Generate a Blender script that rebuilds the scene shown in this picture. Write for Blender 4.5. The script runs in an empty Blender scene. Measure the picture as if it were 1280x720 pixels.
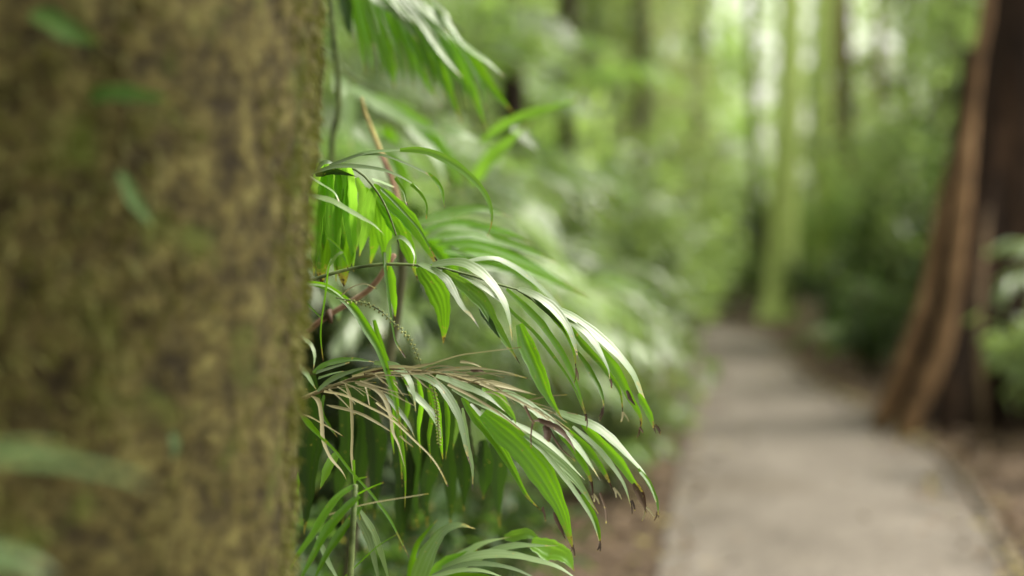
import bpy, math, random
import numpy as np
from mathutils import Vector
R = math.radians
rng = np.random.default_rng(7)
random.seed(7)
scene = bpy.context.scene
COL = scene.collection

# ------------------------------------------------------------------ camera
F = 1280 * 50 / 36.0
CAM = np.array([0.0, 0.0, 1.46])
PITCH = R(2.25)
FW = np.array([0, math.cos(PITCH), -math.sin(PITCH)])
UP = np.array([0, math.sin(PITCH), math.cos(PITCH)])
RX = np.array([1.0, 0, 0])
FOCUS = 2.1
cam_d = bpy.data.cameras.new('camera'); cam = bpy.data.objects.new('camera', cam_d); COL.objects.link(cam)
cam.location = CAM; cam.rotation_euler = (R(90) - PITCH, 0, 0)
cam_d.lens = 50; cam_d.sensor_width = 36; cam_d.clip_start = 0.05; cam_d.clip_end = 400
cam_d.dof.use_dof = True; cam_d.dof.focus_distance = FOCUS; cam_d.dof.aperture_fstop = 1.25; cam_d.dof.aperture_blades = 0
scene.camera = cam

def at(px, py, d):
    "a point of the place: sight line through a photo pixel, d metres away"
    return CAM + d * (FW + RX * (px - 640) / F + UP * (360 - py) / F)
def ground_xy(px, d):
    return ((px - 640) / F * d, d)

# ------------------------------------------------------------------ light
w = bpy.data.worlds.new('World'); scene.world = w; w.use_nodes = True
nt = w.node_tree; nt.nodes.clear()
SUN_EL, SUN_AZ = R(55), R(76)      # azimuth from +Y towards +X
sky = nt.nodes.new('ShaderNodeTexSky'); sky.sky_type = 'NISHITA'; sky.sun_disc = False
sky.sun_elevation = SUN_EL; sky.sun_rotation = SUN_AZ; sky.air_density = 1.2; sky.dust_density = 3.0
hs = nt.nodes.new('ShaderNodeHueSaturation'); hs.inputs['Saturation'].default_value = 0.14
hs.inputs['Value'].default_value = 2.45
bg = nt.nodes.new('ShaderNodeBackground'); bg.inputs['Strength'].default_value = 0.15
wo = nt.nodes.new('ShaderNodeOutputWorld')
nt.links.new(sky.outputs[0], hs.inputs['Color']); wm = nt.nodes.new('ShaderNodeMix'); wm.data_type = 'RGBA'; wm.blend_type = 'MULTIPLY'; wm.inputs[0].default_value = 1; wm.inputs[7].default_value = (1.0, 0.97, 0.88, 1)
nt.links.new(hs.outputs[0], wm.inputs[6]); nt.links.new(wm.outputs[2], bg.inputs['Color']); nt.links.new(bg.outputs[0], wo.inputs['Surface'])
sd = bpy.data.lights.new('sun', 'SUN'); sd.energy = 5.0; sd.angle = R(22); sd.color = (1.0, 0.95, 0.84)
sun = bpy.data.objects.new('sun', sd); COL.objects.link(sun)
sun.rotation_euler = Vector((-math.sin(SUN_AZ) * math.cos(SUN_EL), -math.cos(SUN_AZ) * math.cos(SUN_EL), -math.sin(SUN_EL))).to_track_quat('-Z', 'Y').to_euler()
scene.view_settings.view_transform = 'Standard'; scene.view_settings.look = 'None'; scene.view_settings.exposure = 0
scene.cycles.use_denoising = True
scene.cycles.max_bounces = 8; scene.cycles.diffuse_bounces = 4; scene.cycles.transmission_bounces = 4; scene.cycles.glossy_bounces = 2
scene.cycles.sample_clamp_indirect = 4

# ------------------------------------------------------------------ materials
def nodes(name):
    m = bpy.data.materials.new(name); m.use_nodes = True
    t = m.node_tree; t.nodes.clear(); o = t.nodes.new('ShaderNodeOutputMaterial')
    return m, t, o
def N(t, kind, **kw):
    n = t.nodes.new(kind)
    for k, v in kw.items():
        if k.startswith('i_'): n.inputs[k[2:].replace('_', ' ')].default_value = v
        else: setattr(n, k, v)
    return n
def ramp(t, src, stops):
    r = t.nodes.new('ShaderNodeValToRGB'); e = r.color_ramp.elements
    while len(e) > 1: e.remove(e[-1])
    e[0].position = stops[0][0]; e[0].color = (*stops[0][1], 1)
    for p, c in stops[1:]:
        x = e.new(p); x.color = (*c, 1)
    t.links.new(src, r.inputs[0]); return r
def math_n(t, op, a, b=None, clamp=False):
    n = t.nodes.new('ShaderNodeMath'); n.operation = op; n.use_clamp = clamp
    for i, v in enumerate((a, b)):
        if v is None: continue
        if isinstance(v, (int, float)): n.inputs[i].default_value = v
        else: t.links.new(v, n.inputs[i])
    return n.outputs[0]
def mixc(t, f, a, b, mode='MIX'):
    n = t.nodes.new('ShaderNodeMix'); n.data_type = 'RGBA'; n.blend_type = mode
    for i, v in ((0, f), (6, a), (7, b)):
        if isinstance(v, (int, float)): n.inputs[i].default_value = v
        elif isinstance(v, tuple): n.inputs[i].default_value = (*v, 1)
        else: t.links.new(v, n.inputs[i])
    return n.outputs[2]

def leaf_mat(name, dark, light, trans, tmix=0.4, rough=0.38, spec=0.6, veins=5.0, coat=0.0, objvar=0.35, spots=0.5):
    m, t, o = nodes(name)
    a = N(t, 'ShaderNodeAttribute', attribute_name='rnd')
    tip = N(t, 'ShaderNodeAttribute', attribute_name='tip')
    uv = N(t, 'ShaderNodeUVMap', uv_map='UVMap')
    sx = t.nodes.new('ShaderNodeSeparateXYZ'); t.links.new(uv.outputs[0], sx.inputs[0])
    oi = t.nodes.new('ShaderNodeObjectInfo'); geo = t.nodes.new('ShaderNodeNewGeometry')
    tc = t.nodes.new('ShaderNodeTexCoord')
    # veins: fine lengthwise ribs
    vw = math_n(t, 'SINE', math_n(t, 'MULTIPLY', sx.outputs[0], veins * 6.2832))
    vein = math_n(t, 'MULTIPLY_ADD', vw, 0.5); t.nodes[-1].inputs[2].default_value = 0.5
    no = N(t, 'ShaderNodeTexNoise'); no.inputs['Scale'].default_value = 22; no.inputs['Detail'].default_value = 5
    t.links.new(tc.outputs['Object'], no.inputs['Vector'])
    no2 = N(t, 'ShaderNodeTexNoise'); no2.inputs['Scale'].default_value = 160; no2.inputs['Detail'].default_value = 3
    t.links.new(tc.outputs['Object'], no2.inputs['Vector'])
    f = math_n(t, 'ADD', math_n(t, 'MULTIPLY', a.outputs['Fac'], 0.6), math_n(t, 'MULTIPLY', no.outputs['Fac'], 0.5))
    c = mixc(t, f, dark, light)
    c = mixc(t, math_n(t, 'MULTIPLY', vein, 0.10), c, tuple(x * 1.6 for x in light))
    br = math_n(t, 'ADD', math_n(t, 'MULTIPLY', oi.outputs['Random'], objvar * 2), 1 - objvar)
    bc = t.nodes.new('ShaderNodeCombineColor'); [t.links.new(br, bc.inputs[i]) for i in range(3)]
    c = mixc(t, 1.0, c, bc.outputs[0], 'MULTIPLY')
    tr = mixc(t, f, tuple(x * 0.75 for x in trans), trans)
    tr = mixc(t, math_n(t, 'MULTIPLY', vein, 0.22), tr, tuple(x * 0.45 for x in trans))
    tr = mixc(t, 1.0, tr, bc.outputs[0], 'MULTIPLY')
    # browned tips and bitten yellow spots
    edge = math_n(t, 'ADD', sx.outputs[1], math_n(t, 'MULTIPLY', math_n(t, 'SUBTRACT', no2.outputs['Fac'], 0.5), 0.35))
    edge = math_n(t, 'ADD', edge, math_n(t, 'SUBTRACT', tip.outputs['Fac'], 1.0))
    yel = math_n(t, 'MULTIPLY', math_n(t, 'ADD', edge, 0.09), 12.0, True)
    brn = math_n(t, 'MULTIPLY', edge, 22.0, True)
    sp = math_n(t, 'MULTIPLY', math_n(t, 'SUBTRACT', no2.outputs['Fac'], 0.665), 18.0 * spots, True)
    yel = math_n(t, 'MAXIMUM', yel, sp)
    c = mixc(t, yel, c, (0.30, 0.26, 0.05)); c = mixc(t, brn, c, (0.055, 0.028, 0.014))
    tr = mixc(t, yel, tr, (0.40, 0.34, 0.05)); tr = mixc(t, brn, tr, (0.05, 0.02, 0.008))
    bm = N(t, 'ShaderNodeBump'); bm.inputs['Strength'].default_value = 0.12; bm.inputs['Distance'].default_value = 0.001
    t.links.new(vw, bm.inputs['Height'])
    p = t.nodes.new('ShaderNodeBsdfPrincipled'); p.inputs['Roughness'].default_value = rough
    p.inputs['Specular IOR Level'].default_value = spec; p.inputs['Coat Weight'].default_value = coat; p.inputs['Coat Roughness'].default_value = 0.35
    t.links.new(c, p.inputs['Base Color']); t.links.new(bm.outputs[0], p.inputs['Normal'])
    tl = t.nodes.new('ShaderNodeBsdfTranslucent'); t.links.new(tr, tl.inputs['Color'])
    mx = t.nodes.new('ShaderNodeMixShader'); mx.inputs[0].default_value = tmix
    t.links.new(p.outputs[0], mx.inputs[1]); t.links.new(tl.outputs[0], mx.inputs[2]); t.links.new(mx.outputs[0], o.inputs['Surface'])
    return m

M = {}
M['g'] = leaf_mat('palm_leaf_green', (0.026, 0.085, 0.004), (0.075, 0.175, 0.010), (0.27, 0.62, 0.015), 0.5, 0.36, 0.5)
M['b'] = leaf_mat('palm_leaf_sunlit', (0.09, 0.22, 0.02), (0.12, 0.27, 0.02), (0.33, 0.66, 0.05), 0.5, 0.40, 0.5, veins=4)  # brighter copy of the leaf green, sun glow put into its colour
M['w'] = leaf_mat('palm_leaf_sheen', (0.06, 0.125, 0.025), (0.19, 0.27, 0.11), (0.28, 0.56, 0.06), 0.25, 0.42, 0.8, coat=0.1, veins=3)  # paler copy of the leaf green, sky sheen partly painted into the base
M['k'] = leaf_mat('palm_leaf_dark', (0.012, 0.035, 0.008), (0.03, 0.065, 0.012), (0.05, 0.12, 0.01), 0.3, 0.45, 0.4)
M['d'] = leaf_mat('palm_leaf_dry', (0.20, 0.18, 0.07), (0.50, 0.46, 0.27), (0.42, 0.37, 0.18), 0.25, 0.5, 0.4, veins=3, spots=1.0)
M['n'] = leaf_mat('palm_leaf_rotten', (0.025, 0.014, 0.008), (0.09, 0.055, 0.03), (0.05, 0.03, 0.01), 0.1, 0.6, 0.3)
M['frond1'] = leaf_mat('frond_green', (0.06, 0.12, 0.025), (0.14, 0.24, 0.05), (0.30, 0.50, 0.07), 0.42, 0.42, 0.7, coat=0.15)
M['frond2'] = leaf_mat('frond_sheen', (0.13, 0.19, 0.09), (0.32, 0.39, 0.24), (0.40, 0.60, 0.17), 0.33, 0.38, 0.8, coat=0.3)  # paler copy of the frond green with sky sheen in its colour
M['shrub1'] = leaf_mat('shrub_leaf', (0.06, 0.11, 0.03), (0.24, 0.32, 0.12), (0.45, 0.66, 0.14), 0.42, 0.38, 0.8, objvar=0.5)
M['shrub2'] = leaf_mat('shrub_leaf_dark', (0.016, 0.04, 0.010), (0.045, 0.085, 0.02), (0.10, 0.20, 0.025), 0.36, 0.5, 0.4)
M['crown1'] = leaf_mat('tree_leaf', (0.07, 0.115, 0.035), (0.30, 0.38, 0.15), (0.54, 0.76, 0.20), 0.5, 0.4, 0.8, objvar=0.5)
M['crown2'] = leaf_mat('tree_leaf_yellow', (0.19, 0.25, 0.09), (0.43, 0.50, 0.22), (0.72, 0.85, 0.30), 0.5, 0.4, 0.8, objvar=0.4)
M['moss'] = leaf_mat('moss_tuft', (0.045, 0.045, 0.010), (0.15, 0.145, 0.035), (0.16, 0.18, 0.03), 0.3, 0.7, 0.2, objvar=0.0)
M['climb'] = leaf_mat('climber_leaf', (0.035, 0.075, 0.015), (0.07, 0.13, 0.03), (0.10, 0.22, 0.03), 0.3, 0.65, 0.25)
M['climbw'] = leaf_mat('climber_leaf_pale', (0.06, 0.13, 0.03), (0.17, 0.27, 0.10), (0.10, 0.2, 0.04), 0.3, 0.45, 0.6)
M['litter'] = leaf_mat('fallen_leaf', (0.05, 0.032, 0.018), (0.24, 0.165, 0.10), (0.12, 0.06, 0.02), 0.1, 0.7, 0.3)
M['litter_y'] = leaf_mat('fallen_leaf_yellow', (0.30, 0.24, 0.08), (0.50, 0.42, 0.18), (0.3, 0.22, 0.05), 0.1, 0.7, 0.3)

def bark_mat(name, stops, scale=3.0, stretch=(1, 1, 0.25), bump=0.6, fine=30, moss=None, rough=0.9):
    m, t, o = nodes(name)
    tc = t.nodes.new('ShaderNodeTexCoord'); mp = t.nodes.new('ShaderNodeMapping'); mp.inputs['Scale'].default_value = stretch
    t.links.new(tc.outputs['Object'], mp.inputs[0])
    n1 = N(t, 'ShaderNodeTexNoise'); n1.inputs['Scale'].default_value = scale; n1.inputs['Detail'].default_value = 8; n1.inputs['Roughness'].default_value = 0.68
    n2 = N(t, 'ShaderNodeTexNoise'); n2.inputs['Scale'].default_value = fine; n2.inputs['Detail'].default_value = 6
    t.links.new(mp.outputs[0], n1.inputs['Vector']); t.links.new(mp.outputs[0], n2.inputs['Vector'])
    c = ramp(t, n1.outputs['Fac'], stops).outputs[0]
    f = ramp(t, n2.outputs['Fac'], [(0.3, (0.55, 0.55, 0.55)), (0.7, (1.35, 1.35, 1.35))]).outputs[0]
    c = mixc(t, 1.0, c, f, 'MULTIPLY')
    if moss:
        n3 = N(t, 'ShaderNodeTexNoise'); n3.inputs['Scale'].default_value = moss[1]; n3.inputs['Detail'].default_value = 6
        t.links.new(tc.outputs['Object'], n3.inputs['Vector'])
        c = mixc(t, ramp(t, n3.outputs['Fac'], [(moss[2], (0, 0, 0)), (moss[2] + 0.16, (1, 1, 1))]).outputs[0], c, moss[0])
    p = t.nodes.new('ShaderNodeBsdfPrincipled'); p.inputs['Roughness'].default_value = rough; p.inputs['Specular IOR Level'].default_value = 0.25
    b = N(t, 'ShaderNodeBump'); b.inputs['Strength'].default_value = bump; b.inputs['Distance'].default_value = 0.03
    t.links.new(n1.outputs['Fac'], b.inputs['Height']); t.links.new(b.outputs[0], p.inputs['Normal'])
    t.links.new(c, p.inputs['Base Color']); t.links.new(p.outputs[0], o.inputs['Surface'])
    return m
M['mossy_bark'] = bark_mat('mossy_bark', [(0.33, (0.018, 0.012, 0.003)), (0.41, (0.050, 0.038, 0.010)), (0.52, (0.108, 0.088, 0.024)), (0.61, (0.17, 0.148, 0.045)), (0.74, (0.29, 0.26, 0.09))],
                           26, (1, 1, 1.1), 1.0, 80, ((0.095, 0.125, 0.014), 12, 0.55))
M['pale_bark'] = bark_mat('sunlit_mossy_bark', [(0.3, (0.46, 0.60, 0.17)), (0.6, (0.66, 0.80, 0.27)), (0.75, (0.76, 0.84, 0.38))], 3, (1, 1, 0.3))  # mossy bark lightened past its natural tone, sunlight put into the colour
M['red_bark'] = bark_mat('dark_red_brown_bark', [(0.3, (0.007, 0.004, 0.002)), (0.55, (0.032, 0.018, 0.010)), (0.75, (0.10, 0.057, 0.03))], 5, (1, 1, 0.18), 1.0)
M['brown_bark'] = bark_mat('brown_bark', [(0.3, (0.06, 0.04, 0.02)), (0.6, (0.16, 0.11, 0.06)), (0.75, (0.24, 0.18, 0.10))], 4, (1, 1, 0.25))
M['grey_bark'] = bark_mat('grey_green_bark', [(0.3, (0.05, 0.05, 0.025)), (0.6, (0.13, 0.13, 0.065)), (0.75, (0.22, 0.22, 0.12))], 4, (1, 1, 0.25))
M['dark_bark'] = bark_mat('dark_bark', [(0.3, (0.008, 0.005, 0.003)), (0.6, (0.035, 0.022, 0.012)), (0.75, (0.09, 0.055, 0.03))], 5, (1, 1, 0.18), 1.0)
M['root_bark'] = bark_mat('rust_brown_root', [(0.3, (0.075, 0.042, 0.018)), (0.55, (0.20, 0.118, 0.055)), (0.75, (0.34, 0.215, 0.11))], 6, (1, 1, 0.2), 0.7)
M['cane'] = bark_mat('pink_tan_cane', [(0.3, (0.28, 0.15, 0.10)), (0.6, (0.42, 0.27, 0.19)), (0.8, (0.5, 0.42, 0.25))], 20, (1, 1, 1), 0.2)
M['cane_y'] = bark_mat('yellow_cane', [(0.3, (0.42, 0.34, 0.12)), (0.7, (0.60, 0.52, 0.24))], 20, (1, 1, 1), 0.2)
M['rachis'] = bark_mat('green_rachis', [(0.3, (0.07, 0.11, 0.03)), (0.7, (0.17, 0.22, 0.08))], 30, (1, 1, 1), 0.2, rough=0.45)
M['rachis_dry'] = bark_mat('dry_rachis', [(0.3, (0.13, 0.105, 0.045)), (0.7, (0.33, 0.29, 0.15))], 30, (1, 1, 1), 0.3)
M['seed'] = bark_mat('seed_bead', [(0.3, (0.22, 0.27, 0.07)), (0.7, (0.46, 0.46, 0.17))], 40, (1, 1, 1), 0.2, rough=0.5)
M['stump'] = bark_mat('bleached_stump', [(0.3, (0.24, 0.18, 0.11)), (0.7, (0.48, 0.40, 0.28))], 5, (1, 1, 0.4))
M['timber'] = bark_mat('weathered_timber', [(0.3, (0.08, 0.065, 0.05)), (0.7, (0.19, 0.165, 0.125))], 5, (1, 0.3, 1))
M['soil'] = bark_mat('leaf_strewn_soil', [(0.28, (0.025, 0.016, 0.009)), (0.5, (0.075, 0.050, 0.031)), (0.7, (0.16, 0.112, 0.075))], 3.5, (1, 1, 1), 0.8, 26)
M['paving'] = bark_mat('grey_path_surface', [(0.3, (0.098, 0.083, 0.066)), (0.5, (0.15, 0.130, 0.106)), (0.72, (0.205, 0.180, 0.150))], 1.3, (1, 0.7, 1), 0.15, 60, ((0.12, 0.10, 0.075), 0.7, 0.56))

# ------------------------------------------------------------------ mesh builder (all quads)
class MB:
    def __init__(s): s.v, s.f, s.uv, s.rnd, s.tip, s.mi, s.n = [], [], [], [], [], [], 0
    def grid(s, P, uvs, rnd, tip, mi=0, closed=False):
        "P: (n, rows, cols, 3)"
        n, r, c, _ = P.shape
        idx = np.arange(n * r * c).reshape(n, r, c)
        if closed: idx2 = np.concatenate([idx, idx[:, :, :1]], 2)
        else: idx2 = idx
        q = np.stack([idx2[:, :-1, :-1], idx2[:, :-1, 1:], idx2[:, 1:, 1:], idx2[:, 1:, :-1]], -1).reshape(-1, 4)
        s.v.append(P.reshape(-1, 3)); s.f.append(q + s.n); s.uv.append(np.broadcast_to(uvs, (n, r, c, 2)).reshape(-1, 2))
        s.rnd.append(np.repeat(np.broadcast_to(rnd, (n,)), r * c)); s.tip.append(np.repeat(np.broadcast_to(tip, (n,)), r * c))
        s.mi.append(np.full(len(q), mi)); s.n += n * r * c
    def ribbons(s, C, Wd, Nn, width, fold=0.12, rnd=None, tip=0.0, cols=3, mi=0, pleat=0.0):
        "C,Wd,Nn (n,rows,3), width (n,rows) full width"
        n, r, _ = C.shape
        u = np.linspace(-1, 1, cols)
        P = C[:, :, None] + Wd[:, :, None] * (u[None, None, :, None] * width[:, :, None, None] * 0.5)
        P = P + Nn[:, :, None] * ((np.abs(u)[None, None, :, None] - 0.5) * width[:, :, None, None] * fold)
        if pleat: P = P + Nn[:, :, None] * (np.cos(u * np.pi * 4)[None, None, :, None] * width[:, :, None, None] * pleat)
        uvs = np.zeros((1, r, cols, 2)); uvs[..., 0] = (u * 0.5 + 0.5)[None, None]; uvs[..., 1] = np.linspace(0, 1, r)[None, :, None]
        s.grid(P, uvs, rng.random(n) if rnd is None else rnd, tip, mi)
    def tube(s, pts, rad, sides=8, mi=0, rnd=0.5, cap=True):
        pts = np.asarray(pts, float); rad = np.broadcast_to(np.asarray(rad, float), (len(pts),)).copy()
        if cap:
            T0 = pts[0] - pts[1]; T1 = pts[-1] - pts[-2]
            pts = np.concatenate([[pts[0] + T0 / np.linalg.norm(T0) * rad[0] * .2], pts, [pts[-1] + T1 / np.linalg.norm(T1) * rad[-1] * .3]]); rad = np.concatenate([[rad[0] * .05], rad, [rad[-1] * .05]])
        T = np.gradient(pts, axis=0); T /= np.linalg.norm(T, axis=1)[:, None] + 1e-9
        ref = np.array([0.3, 0.2, 1.0]) if abs(T[len(T)//2][2]) < 0.8 else np.array([1.0, 0.2, 0.1])
        A = np.cross(T, ref); A /= np.linalg.norm(A, axis=1)[:, None] + 1e-9
        B = np.cross(T, A)
        th = np.linspace(0, 2 * np.pi, sides, endpoint=False)
        P = pts[:, None] + rad[:, None, None] * (A[:, None] * np.cos(th)[None, :, None] + B[:, None] * np.sin(th)[None, :, None])
        uvs = np.zeros((1, len(pts), sides, 2)); uvs[..., 0] = (th / 6.2832)[None, None]; uvs[..., 1] = np.linspace(0, 1, len(pts))[None, :, None]
        s.grid(P[None], uvs, rnd, 0.0, mi, True)
    def mesh(s, name, mats):
        v = np.concatenate(s.v); f = np.concatenate(s.f); me = bpy.data.meshes.new(name)
        me.vertices.add(len(v)); me.vertices.foreach_set('co', v.astype(np.float32).ravel())
        me.loops.add(len(f) * 4); me.loops.foreach_set('vertex_index', f.astype(np.int32).ravel())
        me.polygons.add(len(f)); me.polygons.foreach_set('loop_start', np.arange(0, len(f) * 4, 4, dtype=np.int32))
        me.polygons.foreach_set('loop_total', np.full(len(f), 4, dtype=np.int32))
        me.polygons.foreach_set('material_index', np.concatenate(s.mi).astype(np.int32))
        me.polygons.foreach_set('use_smooth', np.ones(len(f), dtype=bool))
        me.update(calc_edges=True)
        u = me.uv_layers.new(name='UVMap'); u.data.foreach_set('uv', np.concatenate(s.uv)[f.ravel()].astype(np.float32).ravel())
        for nm, arr in (('rnd', s.rnd), ('tip', s.tip)):
            at_ = me.attributes.new(nm, 'FLOAT', 'POINT'); at_.data.foreach_set('value', np.concatenate(arr).astype(np.float32))
        for m in mats: me.materials.append(m)
        return me
    def obj(s, name, mats, parent=None):
        return link(name, s.mesh(name, mats if isinstance(mats, list) else [mats]), parent)
def link(name, me, parent=None):
    o = bpy.data.objects.new(name, me); COL.objects.link(o)
    if parent: o.parent = parent
    return o
def rebase(o_root, loc):
    "children meshes were written in world space: keep them there under a root at its base"
    for c in o_root.children:
        c.location = -Vector(loc)
def tag(o, label=None, cat=None, group=None, kind=None):
    if label: o['label'] = label
    if cat: o['category'] = cat
    if group: o['group'] = group
    if kind: o['kind'] = kind
    return o
def thing(name, label, cat, loc=(0, 0, 0), rz=0, group=None):
    o = bpy.data.objects.new(name, None); COL.objects.link(o); o.location = tuple(float(x) for x in loc); o.rotation_euler = (0, 0, rz); o.empty_display_size = 0.1
    return tag(o, label, cat, group)
def norm(a): return a / (np.linalg.norm(a, axis=-1, keepdims=True) + 1e-9)
def catmull(p, n):
    p = np.asarray(p, float); q = np.concatenate([[2 * p[0] - p[1]], p, [2 * p[-1] - p[-2]]])
    L = np.concatenate([[0], np.cumsum(np.linalg.norm(np.diff(p, axis=0), axis=1))]); L /= L[-1]
    out = []
    for x in np.linspace(0, 1, n):
        i = min(int(np.searchsorted(L, x, 'right')) - 1, len(p) - 2); u = (x - L[i]) / (L[i + 1] - L[i] + 1e-9)
        a, b, c, d = q[i:i + 4]
        out.append(0.5 * ((2 * b) + (c - a) * u + (2 * a - 5 * b + 4 * c - d) * u * u + (3 * b - a - 3 * c + d) * u ** 3))
    return np.array(out)

# ------------------------------------------------------------------ leaf blades seen close to the lens
PROFILE = {
    'lance': lambda t: np.clip(np.sin(np.pi * np.clip(t * 0.93 + 0.07, 0, 1) ** 0.72) ** 1.0, 0.03, 1),
    'strap': lambda t: np.clip(np.minimum(1, t * 9 + 0.25) * np.minimum(1, (1 - t) * 4.0) ** 0.7, 0.04, 1),
    'thread': lambda t: np.clip(1 - 0.55 * t, 0.1, 1),
}
def blade(mb, pts, w_px, d0, d1, tilt=0.0, prof='lance', rows=26, cols=5, fold=0.14, tip=0.0, mi=0, twist=0.0, bulge=0.0):
    "one leaf blade along a line of sight points; real width, tilted by `tilt` degrees towards the sky"
    pix = catmull(pts, rows); t = np.linspace(0, 1, rows)
    d = d0 + (d1 - d0) * t + bulge * np.sin(np.pi * t)
    C = np.array([at(p[0], p[1], dd) for p, dd in zip(pix, d)])
    T = norm(np.gradient(C, axis=0)); V = norm(CAM - C)
    S = norm(np.cross(T, V)); S[S[:, 2].mean() < 0] *= -1 if S[:, 2].mean() < 0 else 1
    if S[:, 2].mean() < 0: S = -S
    ph = R(tilt) + R(twist) * (t - 0.3)
    Nn = V * np.cos(ph)[:, None] + S * np.sin(ph)[:, None]; Nn = norm(Nn - T * (Nn * T).sum(1)[:, None])
    Wd = norm(np.cross(T, Nn))
    width = w_px * d / F * PROFILE[prof](t) / max(0.35, math.cos(R(tilt)))
    q1, q2 = random.uniform(0, 6), random.uniform(0, 6)
    width = width * (1 + .07 * np.sin(t * 17 + q1) + .05 * np.sin(t * 41 + q2))
    C = C + Wd * (width * .05 * np.sin(t * 9 + q2))[:, None] + Nn * (width * .10 * np.sin(t * 7 + q1))[:, None]
    wide = w_px > 12
    mb.ribbons(C[None], Wd[None], Nn[None], width[None], fold, np.array([random.random()]), tip, 17 if wide else cols, mi, .013 if wide else 0.0)
    return C
def leaflet(parent, kind, pts, w_px, d0=FOCUS, d1=None, tilt=None, prof='lance', tip=None, twist=None, name='leaflet', fold=0.14, bulge=0.0):
    if d1 is None: d1 = d0 + random.uniform(-0.05, 0.05)
    if tilt is None: tilt = {'w': 48, 'g': 5, 'b': 10, 'k': 0, 'd': 25, 'n': 10}[kind] + random.uniform(-6, 6)
    if tip is None: tip = {'w': 0.03, 'g': 0.06, 'b': 0.02, 'k': 0.0, 'd': 0.03, 'n': 0}[kind]
    if twist is None: twist = random.uniform(-25, 25)
    w_px *= {'w': .62, 'd': .72, 'g': .72 if w_px < 20 else .84}.get(kind, 1)
    if kind == 'w' and fold == 0.14: fold = 0.05
    if w_px <= 4.5 and prof == 'lance': prof = 'thread'
    mb = MB(); blade(mb, pts, w_px, d0, d1, tilt, prof, tip=tip, twist=twist, fold=fold, bulge=bulge)
    return mb.obj(name, M[kind], parent)

# ================================================================== the palm in focus
base = np.array([-0.42, 2.16, 0.0])
palm = thing('palm_plant', 'sharp arching palm with green and withered fronds reaching out from behind the mossy trunk', 'palm', base)
def frond(parent, label, pts, rad_px, d0, d1, mat='rachis', rows=24, name='frond'):
    pix = catmull(pts, rows); t = np.linspace(0, 1, rows)
    C = np.array([at(p[0], p[1], d0 + (d1 - d0) * k) for p, k in zip(pix, t)])
    mb = MB(); mb.tube(C, (rad_px[0] + (rad_px[1] - rad_px[0]) * t) * d0 / F * 0.5, 8)
    o = mb.obj(name, M[mat], parent); o['label'] = label; return o
mb = MB()
sp = np.array([[base[0], base[1], -0.02], [base[0] + .01, base[1], .5], [base[0] - .01, base[1] - .01, 1.0], [base[0] + .02, base[1] - .02, 1.42]])
mb.tube(catmull(sp, 20), np.linspace(.016, .010, 20), 10); mb.obj('stem', M['rachis'], palm)

# --- upper green frond
fa = frond(palm, 'upper green frond with pale shining leaflets', [(300, 385), (340, 369), (377, 357), (393, 349), (433, 337), (460, 332), (484, 330), (513, 331), (540, 333), (560, 337), (598, 347), (622, 355.5), (644, 361), (664, 373), (684, 392), (705, 408)], (5.5, 2.0), 2.10, 2.10)
A = lambda *a, **k: leaflet(fa, *a, **k)
A('g', [(384, 354), (404, 358), (427, 372), (444, 388), (460, 412), (473, 434), (480, 452), (487, 475), (493, 497), (498, 523), (502, 554)], 15, 2.08, 2.02, tilt=8, fold=.3)
A('w', [(383, 355), (404, 357), (420, 366), (436, 380)], 5, 2.075, 2.05, prof='thread', tilt=55)
A('w', [(391, 350), (382, 357), (377, 370), (380, 392), (382, 417)], 9, 2.09, 2.04, tilt=30)
A('w', [(483, 330), (484, 316), (489, 303), (500, 297), (511, 305), (518, 319), (516, 335)], 9, 2.10, 2.04, tilt=35, prof='lance')
A('g', [(480, 315), (481, 334), (484, 357), (487, 379), (491, 410), (495, 428), (507, 447)], 6, 2.09, 2.05, tilt=20)
A('w', [(481, 315), (481.5, 326), (482, 340)], 5, 2.085, 2.085, tilt=30, prof='strap')  # pale strip painting the sheen on top of the green blade
A('g', [(525, 332), (541, 358), (553, 382), (555, 405), (554, 430)], 31, 2.13, 2.18, tilt=0, fold=.06)
A('g', [(487, 333), (490, 355), (493, 380), (494, 400)], 15, 2.15, 2.19, tilt=0)
A('w', [(524, 329.5), (542, 338), (558, 350), (569, 368), (579, 384), (589, 395), (599, 410)], 15, 2.09, 2.04, tilt=42, tip=.16)
A('g', [(536, 333), (550, 330), (565, 328), (580, 329)], 9, 2.09, 2.08, tilt=15)
A('w', [(540, 332), (573, 327), (593, 333), (609, 346), (622, 364), (631, 382), (637, 403), (640, 426)], 19, 2.085, 2.02, tilt=46)
A('g', [(612, 348), (626, 370), (636, 395), (641, 428)], 9, 2.10, 2.04, tilt=5)
A('b', [(552, 340), (575, 352), (590, 364), (604, 379), (618, 405), (633, 428), (650, 455)], 17, 2.10, 2.06, tilt=4, tip=.08)
A('k', [(600, 385), (610, 400), (618, 412), (626, 425)], 8, 2.095, 2.05, tilt=0)
A('w', [(573, 342), (598, 356), (618, 371), (632, 382)], 8, 2.10, 2.08, tilt=50)
A('w', [(584, 327), (613, 323), (631, 327), (653, 339), (676, 359), (698, 383), (714, 408), (721, 440)], 11, 2.17, 2.28, tilt=50)
A('g', [(580, 328), (600, 325), (618, 326), (630, 330)], 10, 2.18, 2.2, tilt=10)
A('g', [(633, 361), (653, 379), (675, 402), (684, 415), (703, 443), (718, 473), (728, 503), (734, 524)], 12, 2.09, 2.05, tilt=12)
A('g', [(622, 368), (640, 390), (658, 406), (672, 420), (695, 450), (715, 480), (728, 510), (735, 530)], 6.5, 2.10, 2.08, tilt=12)
A('g', [(649, 405), (659, 432), (670, 462), (684, 492), (703, 524)], 25, 2.06, 2.03, tilt=4, tip=.02, fold=.2)
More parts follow.
